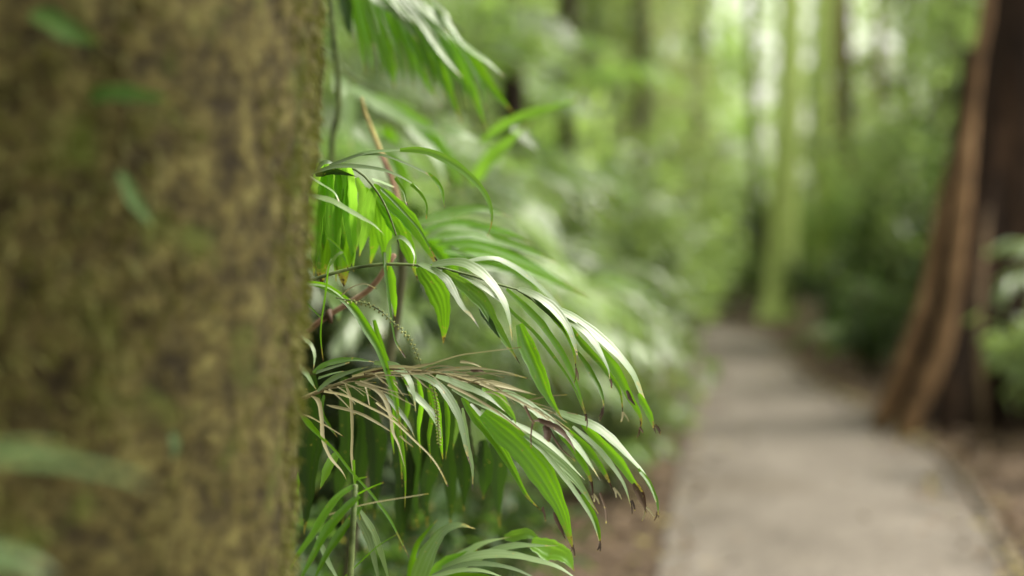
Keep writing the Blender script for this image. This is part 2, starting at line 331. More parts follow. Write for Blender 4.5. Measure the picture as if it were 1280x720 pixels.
A('w', [(648, 361), (672, 371), (694, 387), (711, 410), (719, 434), (723, 452)], 17, 2.10, 2.06, tilt=44, tip=.1)
A('k', [(655, 368), (672, 378), (690, 394), (702, 408), (711, 424)], 5, 2.105, 2.08, tilt=0, prof='lance')
A('g', [(676, 380), (693, 398), (706, 414), (716, 436), (721, 466)], 8, 2.105, 2.08, tip=.14)
A('w', [(690, 383), (718, 398), (746, 418), (771, 440), (791, 466), (801, 492), (812, 519), (818, 539)], 17, 2.10, 2.06, tilt=46, tip=.20)
A('w', [(703, 396), (726, 411), (743, 429), (754, 446), (761, 463), (762, 476)], 14, 2.095, 2.05, tilt=44)
A('g', [(708, 402), (727, 428), (745, 447), (758, 463), (770, 480), (776, 494), (779, 522)], 11, 2.105, 2.07, tip=.1)
A('g', [(745, 430), (763, 453), (776, 474), (790, 500), (801, 522), (799, 545)], 16, 2.09, 2.06, tilt=2, tip=.14)
A('g', [(722, 440), (737, 462), (748, 482), (754, 502), (754, 518)], 9, 2.09, 2.04, tip=.14)
A('g', [(798, 492), (808, 510), (815, 528), (820, 542)], 12, 2.06, 2.04, tip=.2)
A('n', [(783, 488), (789, 500), (795, 508)], 5, 2.055, 2.05)
A('g', [(429, 316), (418, 323), (411, 334), (408, 357), (405, 379), (402, 401), (401, 423), (404, 452)], 4, 2.04, 2.04, tilt=20)
A('w', [(429, 315), (420, 320), (412, 333)], 6, 2.035, 2.035, tilt=35, prof='strap')  # pale strip painting the sheen on the bent start of the blade
A('g', [(409, 297), (420, 306), (430, 318), (435, 336)], 4, 2.09, 2.09, prof='lance')
A('g', [(425, 312), (431, 322), (437, 334)], 7, 2.095, 2.1)
A('d', [(427, 369), (440, 359), (456, 355), (471, 361)], 3, 2.06, 2.0)
A('g', [(383, 379), (392, 388), (403, 399)], 4, 2.1, 2.06)
# flower spike with beaded seeds, hanging below the rachis
def spike(parent, pts, d, bead=1.9):
    pix = catmull(pts, 46); mb = MB()
    C = np.array([at(p[0], p[1], d) for p in pix]); mb.tube(C, np.linspace(.0012, .0006, 46), 6)
    o = mb.obj('seed_spike', M['rachis'], parent); mb = MB()
    for i in range(4, 44):
        s = 1 if i % 2 else -1
        nrm = norm(np.cross(C[min(i + 1, 45)] - C[i - 1], FW)) * s
        b = C[i] + nrm * .0016 + FW * random.uniform(-.002, .002); e = b + nrm * .0016 + np.array([0, 0, -.001])
        mb.tube([b - nrm * .0012, b, e], [.0009, .0016, .0011], 6)
    mb.obj('seeds', M['seed'], o)
spike(palm, [(420, 372), (444, 377), (460, 380), (476, 389), (491, 403), (504, 414), (516, 430), (526, 456)], 2.03)
spike(palm, [(536, 470), (541, 484), (545, 502), (547, 525), (549, 560)], 2.07)

# --- the crown of leaflets above it
fc = frond(palm, 'top frond with long thin arching blades', [(300, 330), (340, 250), (380, 216), (410, 207), (444, 212), (464, 230), (480, 254), (491, 281), (499, 306)], (5, 2.2), 2.14, 2.16)
K = lambda *a, **k: leaflet(fc, *a, **k)
K('w', [(402, 212), (424, 203), (451, 193), (480, 188), (513, 187)], 7, 2.12, 2.07, tilt=45, prof='strap')
K('b', [(500, 188), (520, 188), (541, 192), (569, 205), (591, 223), (606, 242), (614, 263), (614, 281), (609, 296)], 10, 2.07, 2.05, tilt=15, tip=.05)
K('w', [(412, 208), (434, 199), (453, 193), (475, 193), (502, 202), (524, 212), (544, 223)], 7, 2.11, 2.06, tilt=45)
K('g', [(535, 216), (545, 225), (552, 238), (556, 261)], 7, 2.06, 2.04, tilt=10)
K('w', [(386, 219), (400, 213), (424, 207), (453, 208), (480, 213), (504, 223), (522, 235), (532, 250)], 9, 2.11, 2.05, tilt=42)
K('g', [(514, 230), (526, 242), (533, 256), (533, 274)], 6, 2.06, 2.04)
K('w', [(386, 220), (404, 231), (418, 241), (424, 252)], 5, 2.05, 2.02, tilt=40, prof='lance')
K('w', [(380, 242), (398, 246), (416, 251), (435, 262), (453, 273), (467, 281), (480, 293)], 11, 2.04, 2.0, tilt=40)
K('w', [(396, 212), (403, 204), (413, 203), (420, 206)], 9, 2.12, 2.13, tilt=40)
for x0, x1, x2, y2, ww, k in ((401, 396, 392, 345, 22, 'b'), (409, 406, 404, 318, 19, 'b'), (417, 418, 420, 352, 22, 'b'), (425, 428, 427, 325, 18, 'b'), (433, 438, 442, 340, 20, 'b'), (404, 404, 402, 356, 30, 'g'), (428, 430, 430, 358, 34, 'g')):
    K(k, [(x0, 204), ((x0 + x1) / 2, 232), (x1, 272), (x2, y2)], ww, 2.14 + (.05 if k == 'g' else 0), 2.22, tilt=0, prof='lance' if k == 'b' else 'strap', fold=.2)
K('k', [(394, 219), (412, 215), (428, 216), (446, 221)], 8, 2.13, 2.12, tilt=0)  # dark blade painting the shadow across the tops of the bright leaflets
K('b', [(467, 234), (462, 256), (457, 283), (449, 322)], 17, 2.17, 2.24, tilt=0)
K('b', [(446, 222), (453, 245), (450, 280), (445, 315)], 12, 2.2, 2.28, tilt=0)
K('g', [(466, 232), (494, 258), (522, 290), (547, 334)], 24, 2.17, 2.28, tilt=5, fold=.08)
K('g', [(474, 245), (496, 280), (511, 312), (522, 350)], 28, 2.2, 2.26, tilt=0, fold=.08)
K('g', [(470, 245), (479, 275), (482, 305), (484, 345)], 26, 2.21, 2.26, tilt=0, fold=.08)
K('g', [(455, 235), (466, 265), (468, 300), (462, 335)], 22, 2.24, 2.3, tilt=0, fold=.08)
K('g', [(494, 222), (504, 238), (509, 256)], 6, 2.13, 2.1)
K('w', [(466, 225), (478, 228), (493, 234)], 7, 2.16, 2.2, tilt=45)
K('g', [(476, 236), (495, 254), (513, 274), (528, 293), (546, 326)], 6, 2.13, 2.15, tilt=25)

rf0 = random.Random(4)
# --- lower, half withered frond
fb = frond(palm, 'lower half withered frond of straw and green leaflets', [(310, 530), (340, 513), (371, 501), (400, 489), (427, 479), (449, 471), (482, 467), (515, 464), (549, 467), (575, 473), (598, 480), (620, 488), (644, 498), (664, 507), (690, 522), (712, 538)], (6, 2.5), 2.10, 2.08, 'rachis_dry')
B = lambda *a, **k: leaflet(fb, *a, **k)
B('w', [(397, 489), (416, 473), (440, 464), (462, 458)], 11, 2.08, 2.04, tilt=40)
B('g', [(391, 466), (408, 455), (440, 449), (471, 453)], 10, 2.12, 2.16, tilt=15)
B('w', [(395, 466), (416, 459), (437, 453)], 7, 2.12, 2.1, tilt=45)
B('w', [(398, 473), (415, 467), (430, 464)], 5, 2.13, 2.12, tilt=45)
B('w', [(468, 453), (492, 457), (509, 471), (516, 490), (520, 516)], 15, 2.07, 2.03, tilt=32)
B('k', [(494, 466), (506, 488), (519, 514)], 8, 2.065, 2.03)
B('w', [(517, 468), (535, 474), (550, 483), (564, 502), (574, 522), (580, 546), (585, 571), (590, 586)], 16, 2.06, 2.02, tilt=34, tip=.12)
B('w', [(480, 493), (499, 513), (511, 531), (519, 548)], 10, 2.08, 2.05, tilt=30)
B('w', [(500, 478), (515, 490), (540, 513), (551, 540)], 9, 2.11, 2.08, tilt=34)
B('d', [(389, 495), (398, 502), (402, 525), (404, 550), (413, 572), (427, 589), (434, 602)], 7, 2.05, 2.02, prof='strap', twist=70)
B('d', [(431, 479), (438, 497), (440, 519), (440, 545), (439, 568), (441, 590), (444, 620)], 5, 2.05, 2.04, prof='strap', twist=60)
B('d', [(444, 478), (466, 485), (480, 497), (488, 519), (491, 541), (498, 557), (507, 588)], 8, 2.05, 2.0, prof='lance', twist=50)
B('d', [(405, 489), (431, 494), (460, 508), (489, 524), (515, 548), (538, 570), (551, 589), (560, 608)], 4.5, 2.04, 2.0)
B('d', [(408, 506), (444, 515), (467, 526), (491, 541)], 5, 2.09, 2.08, prof='strap')
B('d', [(500, 545), (508, 552), (517, 559)], 4, 2.07, 2.05)
B('d', [(470, 503), (490, 519), (512, 540)], 4, 2.1, 2.07)
B('d', [(355, 516), (382, 519), (404, 530), (430, 546)], 3.5, 2.06, 2.04)
B('d', [(456, 480), (459, 492), (462, 507)], 4, 2.08, 2.06)
B('g', [(370, 505), (382, 528), (400, 546), (418, 563), (436, 586), (446, 597), (465, 618), (486, 647), (498, 670), (514, 702)], 4.5, 2.04, 2.0, prof='strap')
B('g', [(372, 512), (390, 534), (408, 552), (420, 566)], 9, 2.09, 2.06)
B('w', [(368, 452), (382, 466), (396, 488)], 10, 2.04, 2.03, tilt=25)
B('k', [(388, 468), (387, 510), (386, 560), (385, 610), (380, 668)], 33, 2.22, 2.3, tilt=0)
B('b', [(421, 565), (412, 582), (404, 600), (400, 612)], 12, 2.14, 2.12)
B('g', [(405, 494), (402, 515), (411, 532), (423, 548)], 8, 2.1, 2.08)
B('w', [(377, 420), (388, 430), (393, 445), (392, 462)], 8, 2.05, 2.03, tilt=30)
B('d', [(495, 463), (520, 459), (550, 452)], 7, 2.07, 2.05, prof='lance')
B('d', [(480, 466), (527, 467), (564, 462), (598, 461), (627, 464), (660, 473)], 3.5, 2.05, 2.0)
B('n', [(588, 463), (598, 463), (607, 465)], 5, 2.03, 2.03)
B('d', [(540, 455), (551, 451), (575, 444), (604, 440), (652, 434)], 2.5, 2.06, 2.0)
B('d', [(554, 468), (598, 476), (631, 483), (672, 494)], 12, 2.1, 2.12, prof='lance')
B('d', [(575, 452), (590, 454), (602, 459)], 5, 2.13, 2.13)
B('d', [(440, 470), (470, 463), (500, 458), (530, 460)], 7, 2.06, 2.04, prof='lance')
B('n', [(455, 468), (480, 462), (505, 462)], 3.5, 2.05, 2.04)
B('w', [(545, 470), (576, 480), (604, 493), (632, 515)], 14, 2.07, 2.05, tilt=46)
B('w', [(565, 486), (604, 506), (631, 522), (660, 543)], 11, 2.06, 2.04, tilt=44)
B('d', [(560, 480), (592, 497), (622, 515), (650, 537)], 6, 2.055, 2.03)
B('b', [(604, 484), (624, 499), (640, 518), (645, 530)], 13, 2.1, 2.08, tilt=10)
B('d', [(600, 479), (640, 497), (668, 512), (700, 537)], 6, 2.045, 2.03)
B('w', [(628, 489), (658, 505), (692, 530), (719, 555), (738, 581), (750, 600)], 18, 2.07, 2.03, tilt=44)
B('w', [(696, 514), (738, 531), (768, 553), (791, 575), (806, 592), (814, 610)], 18, 2.08, 2.04, tilt=46)
B('g', [(798, 586), (810, 602), (821, 626), (823, 648)], 8, 2.04, 2.02, tip=.1)
B('w', [(800, 590), (812, 606), (820, 628)], 5, 2.035, 2.02, tilt=35)
B('g', [(727, 528), (753, 555), (775, 579), (790, 600), (804, 618), (808, 641)], 16, 2.085, 2.05, tilt=0, tip=.22)
B('n', [(792, 604), (799, 620), (805, 632), (807, 642)], 7, 2.045, 2.04)
B('w', [(716, 533), (743, 557), (764, 581), (780, 605), (789, 634)], 11, 2.075, 2.04, tilt=40)
B('g', [(703, 532), (730, 557), (748, 579), (759, 597), (768, 618)], 13, 2.085, 2.05, tilt=0, tip=.2)
B('g', [(690, 527), (716, 560), (731, 584), (739, 602), (742, 626)], 12, 2.08, 2.03, tilt=0, tip=.25)
B('n', [(672, 524), (698, 536), (714, 555), (720, 568)], 8, 2.03, 2.02, twist=60)
B('n', [(676, 526), (667, 527), (664, 542), (664, 560)], 3, 2.03, 2.0)
B('n', [(682, 531), (684, 542), (686, 553)], 9, 2.03, 2.02, prof='strap')
B('n', [(687, 537), (701, 560), (719, 576)], 3, 2.03, 2.0)
B('n', [(656, 508), (662, 520), (668, 530)], 4, 2.03, 2.02)
B('n', [(750, 616), (756, 634), (758, 654)], 3.5, 2.05, 2.02)
B('w', [(640, 526), (666, 541), (703, 571), (731, 600)], 10, 2.09, 2.08, tilt=44)
B('w', [(600, 515), (640, 540), (685, 568), (718, 598), (748, 642)], 34, 2.15, 2.2, tilt=20, fold=.05)
B('g', [(604, 516), (640, 548), (664, 576), (685, 606), (703, 640), (717, 690)], 40, 2.10, 2.06, tilt=2, fold=.06, tip=.05)
B('n', [(692, 640), (698, 655), (704, 668), (708, 676)], 5, 2.055, 2.05)
B('w', [(655, 545), (680, 566), (706, 596), (727, 627), (741, 652), (751, 684)], 11, 2.085, 2.05, tilt=34)
B('g', [(726, 618), (740, 642), (748, 665), (751, 686)], 12, 2.08, 2.05, tip=.15)
B('g', [(578, 497), (593, 520), (613, 544), (629, 567), (644, 593), (659, 620), (678, 640)], 17, 2.12, 2.1, tilt=4, tip=.06)
B('w', [(588, 505), (612, 530), (632, 553), (645, 575)], 9, 2.11, 2.1, tilt=40)
B('g', [(538, 480), (547, 518), (551, 555), (554, 578)], 13, 2.15, 2.18)
B('g', [(556, 496), (560, 530), (557, 575)], 9, 2.16, 2.18)
B('w', [(518, 496), (538, 515), (549, 535), (552, 552)], 11, 2.13, 2.12, tilt=30)
B('w', [(578, 510), (584, 551), (590, 584), (591, 614)], 10, 2.12, 2.1, tilt=25, tip=.12)
B('w', [(570, 500), (572, 530), (566, 562)], 12, 2.25, 2.3, tilt=25)
B('w', [(592, 520), (600, 556), (606, 604)], 28, 2.32, 2.4, tilt=20)
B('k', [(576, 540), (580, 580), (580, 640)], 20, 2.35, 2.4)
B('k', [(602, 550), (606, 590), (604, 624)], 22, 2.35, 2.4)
for i, (dx, dy) in enumerate(((0, 0), (17, 3), (-16, 5), (30, 14))):   # short green leaflets hanging below the rachis
    B('g', [(505 + dx, 470 + dy), (510 + dx, 500 + dy), (506 + dx, 535 + dy), (509 + dx, 566 + dy)], 9, 2.17, 2.22)
B('g', [(468, 400), (478, 440), (492, 500), (500, 560), (503, 610)], 13, 2.2, 2.26)
B('g', [(476, 428), (490, 470), (497, 520), (506, 590), (506, 640)], 10, 2.18, 2.2)
for x in (430, 448, 520, 538, 555, 618):  # near-black blades fill the gaps in place of deep shade
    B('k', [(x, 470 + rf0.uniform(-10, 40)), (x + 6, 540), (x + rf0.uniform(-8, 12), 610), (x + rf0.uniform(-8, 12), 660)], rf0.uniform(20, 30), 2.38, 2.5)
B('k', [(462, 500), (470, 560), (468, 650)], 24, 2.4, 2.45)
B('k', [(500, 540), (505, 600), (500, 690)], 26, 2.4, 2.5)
# loose dry fibres along the withered midrib
rf = random.Random(9)
mbf = MB()
for i in range(46):
    k = rf.uniform(0, 1); x = 395 + 300 * k; y = float(np.interp(x, [395, 427, 482, 549, 598, 644, 700], [490, 479, 467, 467, 480, 498, 530])) + rf.uniform(-6, 7)
    L = rf.uniform(20, 75); a = rf.uniform(-.35, .75); d = 2.08 + rf.uniform(-.06, .06)
    blade(mbf, [(x, y), (x + L * .5 * math.cos(a), y + L * .5 * math.sin(a) + rf.uniform(-3, 3)), (x + L * math.cos(a), y + L * math.sin(a) + rf.uniform(0, 12))], rf.uniform(1.2, 2.6), d, d - .02, 20, 'thread', 8, 3)
tag(mbf.obj('dry_fibres', M['d'], fb), kind='stuff')
for (x, y) in ((818, 538), (799, 541), (780, 520), (754, 516), (733, 524), (764, 478), (823, 646), (808, 640), (789, 632), (767, 616), (742, 624), (716, 688), (751, 684), (720, 466), (678, 640)):
    mbt = MB()
    for j in range(2):                                               # split, curled rags at the withered tips
        xx, yy = x + rf.uniform(-1.5, 1), y - rf.uniform(4, 7); a = rf.uniform(.7, 1.9); L = rf.uniform(8, 19)
        blade(mbt, [(xx, yy), (xx + L * .5 * math.cos(a), yy + L * .5 * math.sin(a)), (xx + L * math.cos(a + .12), yy + L * math.sin(a + .12))], rf.uniform(1.5, 3.5), 2.045, 2.04, 10, 'thread', 7, 3)
    mbt.obj('withered_tip', M['n'] if rf.random() < .6 else M['d'], fa if y < 545 else fb)
for o in list(palm.children): o.location = -Vector(base)

# ================================================================== frond of a second palm, soft behind the first
def traced_palm(name, label, cat, b, mat, specs, rach, rd, stem=None, stem_mat='cane', stem_r=.011, flabel=None, group=None):
    p = thing(name, label, cat, b, group=group)
    f = frond(p, flabel or 'arching frond', rach, (4.5, 2), rd, rd, mat)
    for s in specs: leaflet(f, *s[:3], s[3], s[4] if len(s) > 4 else None, tilt=s[5] if len(s) > 5 else None, tip=0.03)
    if stem is not None:
        mb = MB(); c = catmull(np.array(stem), 28); mb.tube(c, np.linspace(stem_r, stem_r * .8, 28), 10); mb.obj('cane', M[stem_mat], p)
    for o in p.children: o.location = -Vector(b)
    return p
b2 = np.array([-0.36, 2.74, 0.0])
st = [b2 + [0, 0, -.02], b2 + [.01, 0, .6], at(492, 420, 2.71), at(503, 320, 2.69), at(499, 262, 2.67)]
yp = traced_palm('palm_plant', 'yellow green palm frond blurred just behind the sharp fronds, on a pinkish cane', 'palm', b2, 'rachis', [
    ('b', [(520, 280), (560, 266), (605, 262), (640, 272)], 13, 2.62, 2.7, 30), ('g', [(528, 288), (575, 280), (625, 288), (668, 306)], 14, 2.62, 2.7, 20),
    ('b', [(538, 296), (590, 292), (645, 306), (700, 330)], 15, 2.62, 2.72, 20), ('g', [(545, 305), (600, 306), (655, 325), (720, 362)], 14, 2.62, 2.72, 15),
    ('b', [(555, 312), (610, 318), (670, 340), (738, 372)], 14, 2.66, 2.8, 18), ('g', [(560, 320), (615, 330), (660, 350), (690, 392)], 16, 2.66, 2.78, 10),
    ('w', [(565, 322), (625, 330), (680, 348), (704, 388)], 26, 2.7, 2.85, 40), ('w', [(530, 300), (560, 285), (600, 290), (618, 300)], 12, 2.6, 2.6, 40),
    ('g', [(515, 290), (545, 310), (570, 345), (585, 380)], 20, 2.66, 2.7, 5), ('b', [(510, 285), (540, 300), (575, 330), (600, 345)], 16, 2.68, 2.7, 5),
    ('w', [(410, 350), (420, 375), (424, 402)], 30, 2.6, 2.62, 25)],
    [(500, 300), (515, 284), (540, 290), (565, 310), (600, 325)], 2.66, st, 'grey_bark', flabel='arching yellow green frond')
for nm, mt, pp in (('shoot', 'cane', [(502, 278, 2.672), (495, 240, 2.66), (484, 210, 2.65), (476, 192, 2.64)]), ('shoot_tip', 'cane_y', [(477, 194, 2.641), (466, 165, 2.63), (457, 142, 2.62), (452, 122, 2.61)])):
    mb = MB(); mb.tube(catmull([at(*q) for q in pp], 14), np.linspace(.005, .005, 14) if nm == 'shoot' else np.linspace(.005, .0025, 14), 10); o = mb.obj(nm, M[mt], yp); o.location = -Vector(b2)
b3 = np.array([-0.75, 3.05, 0.0])
traced_palm('palm_plant', 'palm with dense striped frond hanging blurred at the top beside the mossy trunk', 'palm', b3, 'rachis', [
    ('w', [(455, -30), (472, 0), (502, 24), (525, 54)], 18, 2.85, 2.8, 40), ('w', [(480, -35), (517, 0), (542, 24), (565, 45)], 15, 2.85, 2.8, 40),
    ('w', [(505, 5), (527, 30), (551, 64), (578, 98)], 15, 2.82, 2.78, 40), ('w', [(570, 45), (594, 67), (612, 80), (632, 97)], 11, 2.84, 2.8, 40),
    ('g', [(470, -10), (492, 30), (511, 61), (533, 104), (553, 134)], 18, 2.9, 2.9, 5), ('g', [(495, 15), (525, 60), (551, 92), (578, 155)], 26, 2.9, 2.88, 5),
    ('g', [(530, 30), (565, 80), (591, 116), (608, 165)], 22, 2.9, 2.86, 5), ('g', [(550, 35), (585, 75), (612, 107), (642, 142)], 24, 2.92, 2.9, 5),
    ('g', [(435, -30), (445, 15), (452, 50), (457, 98)], 18, 2.88, 2.86, 5), ('k', [(428, -20), (434, 20), (440, 50)], 16, 2.86, 2.84), ('g', [(450, 0), (460, 30), (468, 62)], 16, 2.9, 2.9, 5),
    ('g', [(476, 40), (486, 75), (494, 112)], 20, 2.95, 2.95, 5), ('w', [(540, 0), (555, 14), (566, 34)], 9, 2.84, 2.8, 40), ('g', [(505, 40), (520, 80), (540, 120)], 14, 2.95, 2.95)]
    +[('g', [(440 + 9 * i, -30 + 3.2 * i), (452 + 11 * i, 20 + 3 * i), (462 + 12.5 * i, 62 + 3.4 * i), (466 + 13 * i, 100 + 4 * i)], 11, 2.86 + .01 * (i % 4), 2.84, 12) for i in range(12)]
    +[('w', [(462 + 11 * i, -28 + 5 * i), (486 + 11 * i, -2 + 5 * i), (508 + 11 * i, 26 + 5.5 * i)], 8, 2.83, 2.8, 42) for i in range(8)],
    [(400, -60), (440, -45), (490, -20), (540, 10), (580, 40)], 2.88, [b3 + [0, 0, -.02], b3 + [.05, -.02, .8], at(398, 260, 3.0), at(412, 190, 2.97), at(424, 131, 2.94), at(420, 70, 2.9), at(405, -62, 2.88)], 'rachis', .008)
b4 = np.array([-0.55, 3.6, 0.0])
traced_palm('palm_plant', 'palm with broad pale grey leaflets and one bright blade, behind the striped frond', 'palm', b4, 'rachis', [
    ('w', [(420, 90), (434, 130), (440, 190)], 34, 3.4, 3.4, 30), ('w', [(440, 110), (478, 132), (525, 158), (560, 165)], 28, 3.4, 3.3, 40), ('w', [(430, 150), (460, 170), (500, 190), (520, 225)], 26, 3.45, 3.4, 35),
    ('w', [(540, 160), (575, 168), (605, 178)], 22, 3.4, 3.4, 40), ('b', [(600, 178), (640, 152), (680, 138), (730, 124)], 13, 3.4, 3.3, 20), ('b', [(590, 230), (612, 200), (640, 172), (660, 155)], 17, 3.5, 3.45, 15),
    ('w', [(640, 160), (660, 172), (675, 190)], 22, 3.5, 3.5, 40), ('g', [(470, 120), (520, 150), (560, 200), (580, 250)], 24, 3.5, 3.5), ('g', [(480, 160), (500, 210), (510, 260)], 26, 3.6, 3.6), ('w', [(500, 140), (540, 190), (560, 240)], 20, 3.55, 3.5, 35)],
    [(400, 60), (440, 95), (500, 130), (570, 165), (620, 180)], 3.45, [b4 + [0, 0, -.02], b4 + [-.02, 0, 1.0], at(395, 120, 3.5), at(400, 60, 3.45)], 'grey_bark', .012)
# dead stick with a pinkish bark leaning between the palms
bs = at(200, 560, 2.5); sb = thing('dead_stick', 'pinkish brown bare stick slanting behind the upper sharp frond', 'stick', bs)
mb = MB(); c = catmull(np.array([bs, at(384, 414, 2.36), at(411, 394, 2.34), at(444, 374, 2.32), at(467, 357, 2.3), at(487, 327, 2.28), at(493, 318, 2.28)]), 24); mb.tube(c, np.linspace(.0058, .0042, 24), 10); mb.obj('branch', M['cane'], sb)
mb = MB(); mb.tube([at(405, 398, 2.33), at(411, 391, 2.32), at(414, 404, 2.32)], [.004, .008, .003], 8); mb.obj('dark_knot', M['n'], sb)
for o in sb.children: o.location = -Vector(bs)

# ================================================================== low young palms at the bottom edge
def seedling(label, b, specs, mat='rachis'):
    p = thing('palm_seedling', label, 'palm seedling', b)
    for s in specs:
        o = leaflet(p, *s[:3], s[3], s[4], tilt=s[5] if len(s) > 5 else None, tip=s[6] if len(s) > 6 else .02, prof='strap' if s[0] == 's' else 'lance', name='blade' if s[0] != 'd' else 'dry_stalk')
    mb = MB(); mb.tube(catmull([b + [0, 0, -.02], b + [0, 0, .3], at(*specs[0][1][0], specs[0][3])], 14), np.linspace(.009, .004, 14), 8); mb.obj('stem', M[mat], p)
    for o in p.children: o.location = -Vector(b)
    return p
seedling('slim young palm with grassy blades fanning down beside the base of the mossy trunk', np.array([-0.27, 2.02, 0.0]), [
    ('g', [(444, 606), (423, 620), (407, 641), (390, 670), (371, 697), (352, 735)], 13, 1.98, 1.9, 28), ('g', [(449, 620), (430, 637), (411, 660), (396, 685), (370, 735)], 16, 1.98, 1.92, 20),
    ('g', [(451, 633), (436, 653), (421, 672), (409, 691), (388, 735)], 14, 2.0, 1.95, 10), ('w', [(443, 640), (457, 664), (465, 687), (476, 740)], 16, 2.06, 2.1, 25), ('w', [(449, 636), (465, 662), (475, 687), (490, 740)], 13, 2.08, 2.12, 20),
    ('w', [(396, 670), (409, 699), (428, 735)], 11, 2.1, 2.1, 20), ('d', [(411, 643), (450, 632), (486, 625), (536, 617)], 3, 2.0, 1.96), ('g', [(428, 724), (452, 701), (473, 682), (496, 668)], 3, 2.0, 2.0),
    ('g', [(447, 618), (462, 610), (480, 603)], 3, 2.0, 1.98), ('g', [(444, 600), (450, 598), (459, 596)], 4, 2.0, 2.0), ('g', [(374, 590), (364, 640), (357, 690), (356, 730)], 14, 2.3, 2.3), ('g', [(442, 575), (443, 600), (446, 622), (450, 650)], 5, 2.0, 2.0)])
seedling('young palm with broad glossy pale blades at the bottom edge below the sharp fronds', np.array([-0.11, 2.42, 0.0]), [
    ('w', [(505, 790), (526, 725), (538, 690), (554, 664), (574, 656), (594, 661)], 40, 2.28, 2.22, 50), ('g', [(508, 740), (518, 690), (531, 668), (548, 648)], 11, 2.3, 2.3, 20),
    ('w', [(535, 725), (551, 707), (581, 692), (608, 678), (638, 671)], 17, 2.3, 2.25, 46), ('b', [(530, 728), (551, 708), (577, 694), (600, 686)], 12, 2.29, 2.27, 30), ('b', [(630, 672), (655, 668), (668, 671), (678, 680)], 14, 2.26, 2.25, 15),
    ('w', [(545, 722), (591, 698), (640, 684), (697, 682)], 18, 2.26, 2.2, 52), ('b', [(664, 680), (692, 688), (708, 698), (718, 714)], 26, 2.24, 2.22, 12), ('w', [(553, 711), (591, 695), (633, 692), (671, 700), (701, 711), (735, 735)], 17, 2.24, 2.16, 48),
    ('w', [(540, 720), (579, 706), (608, 704), (642, 711), (680, 728)], 11, 2.22, 2.16, 44), ('w', [(535, 722), (574, 713), (608, 715), (645, 728)], 9, 2.2, 2.15, 40), ('g', [(520, 740), (560, 722), (610, 722), (650, 740)], 14, 2.24, 2.2, 20)])

# ================================================================== the mossy trunk close to the lens
def fbm(p, seed=0, octs=5, base=1.0):
    "cheap smooth noise from summed sines"
    r = np.random.default_rng(seed); out = np.zeros(len(p)); amp = 1.0; fr = base
    for _ in range(octs):
        for _ in range(4):
            k = r.normal(size=3); k = k / np.linalg.norm(k) * fr * r.uniform(.7, 1.4); out += amp * np.sin(p @ k + r.uniform(0, 6.28)) / 4
        amp *= .55; fr *= 2.1
    return out
def trunk_surface(ctr, rad, zs, nth, seed, rough=.03, ribs=None, nf=6):
    "ctr(z)->(x,y), rad(z); returns grid (1,rows,cols,3) with buttress ribs and lumps"
    th = np.linspace(0, 2 * np.pi, nth, endpoint=False)
    Z, TH = np.meshgrid(zs, th, indexing='ij')
    r = np.array([rad(z) for z in zs])[:, None] * np.ones_like(TH)
    for (a, amp, h, sg) in (ribs or []):
        dlt = (TH - a + np.pi) % (2 * np.pi) - np.pi
        r = r + amp * np.clip(1 - Z / h, 0, 1) ** 1.3 * np.exp(-(dlt / sg) ** 2)
    c = np.array([ctr(z) for z in zs])
    P0 = np.stack([np.cos(TH) * .4, np.sin(TH) * .4, Z * .6], -1).reshape(-1, 3)
    r = r * (1 + rough * fbm(P0, seed, 6, nf).reshape(r.shape))
    return np.stack([c[:, 0][:, None] + r * np.cos(TH), c[:, 1][:, None] + r * np.sin(TH), Z], -1)[None]
def surf_uv(P):
    _, r, c, _ = P.shape; u = np.zeros((1, r, c, 2)); u[..., 0] = np.linspace(0, 1, c)[None, None]; u[..., 1] = np.linspace(0, 1, r)[None, :, None]; return u

tb = (-0.735, 1.62, 0.0)
tree = thing('tree', 'thick moss covered tree trunk filling the left side, close to the camera', 'tree', tb)
HC = lambda z: (0.062 * z, 0.0)
HR = lambda z: 0.415 + 0.16 * math.exp(-z / 0.22) - 0.004 * z
zs = np.concatenate([np.linspace(-.1, .9, 40), np.linspace(.91, 2.0, 170), np.linspace(2.03, 7.5, 60)])
P = trunk_surface(HC, HR, zs, 260, 3, .028, nf=11)
mb = MB(); mb.grid(P, surf_uv(P), 0.5, 0, 0, True); mb.obj('trunk', M['mossy_bark'], tree)
# moss: thousands of tiny tufts hugging the bark
def moss(n, z0, z1, size, seed, thr):
    r = np.random.default_rng(seed); a = r.uniform(0, 2 * np.pi, n); z = r.uniform(z0, z1, n)
    rr = np.array([HR(q) for q in z]); nd = np.stack([np.cos(a), np.sin(a), np.zeros(n)], -1)
    p = np.stack([HC(1)[0] * z, 0 * z, z], -1) + nd * rr[:, None]
    k = fbm(p, 11, 5, 14) > thr; p, nd = p[k], nd[k]; n = len(p)
    d = norm(nd * .55 + r.normal(size=(n, 3)) * .55 + np.array([0, 0, -.35])); L = size * r.uniform(.5, 1.5, n)
    t = np.linspace(0, 1, 3); C = p[:, None] + d[:, None] * (L[:, None, None] * t[None, :, None]) - np.array([0, 0, 1])[None, None] * (L[:, None] * t[None] ** 2 * .4)[..., None]
    wd = norm(np.cross(d, r.normal(size=(n, 3)))); nn = norm(np.cross(wd, d))
    width = L[:, None] * np.array([.35, .3, .06])[None]
    mb = MB(); mb.ribbons(C, np.repeat(wd[:, None], 3, 1), np.repeat(nn[:, None], 3, 1), width, .1, np.clip(fbm(p, 5, 4, 10) * .5 + .5, 0, 1), 0, 2); return mb
moss(45000, .6, 2.2, .010, 21, -.1).obj('moss', M['moss'], tree)
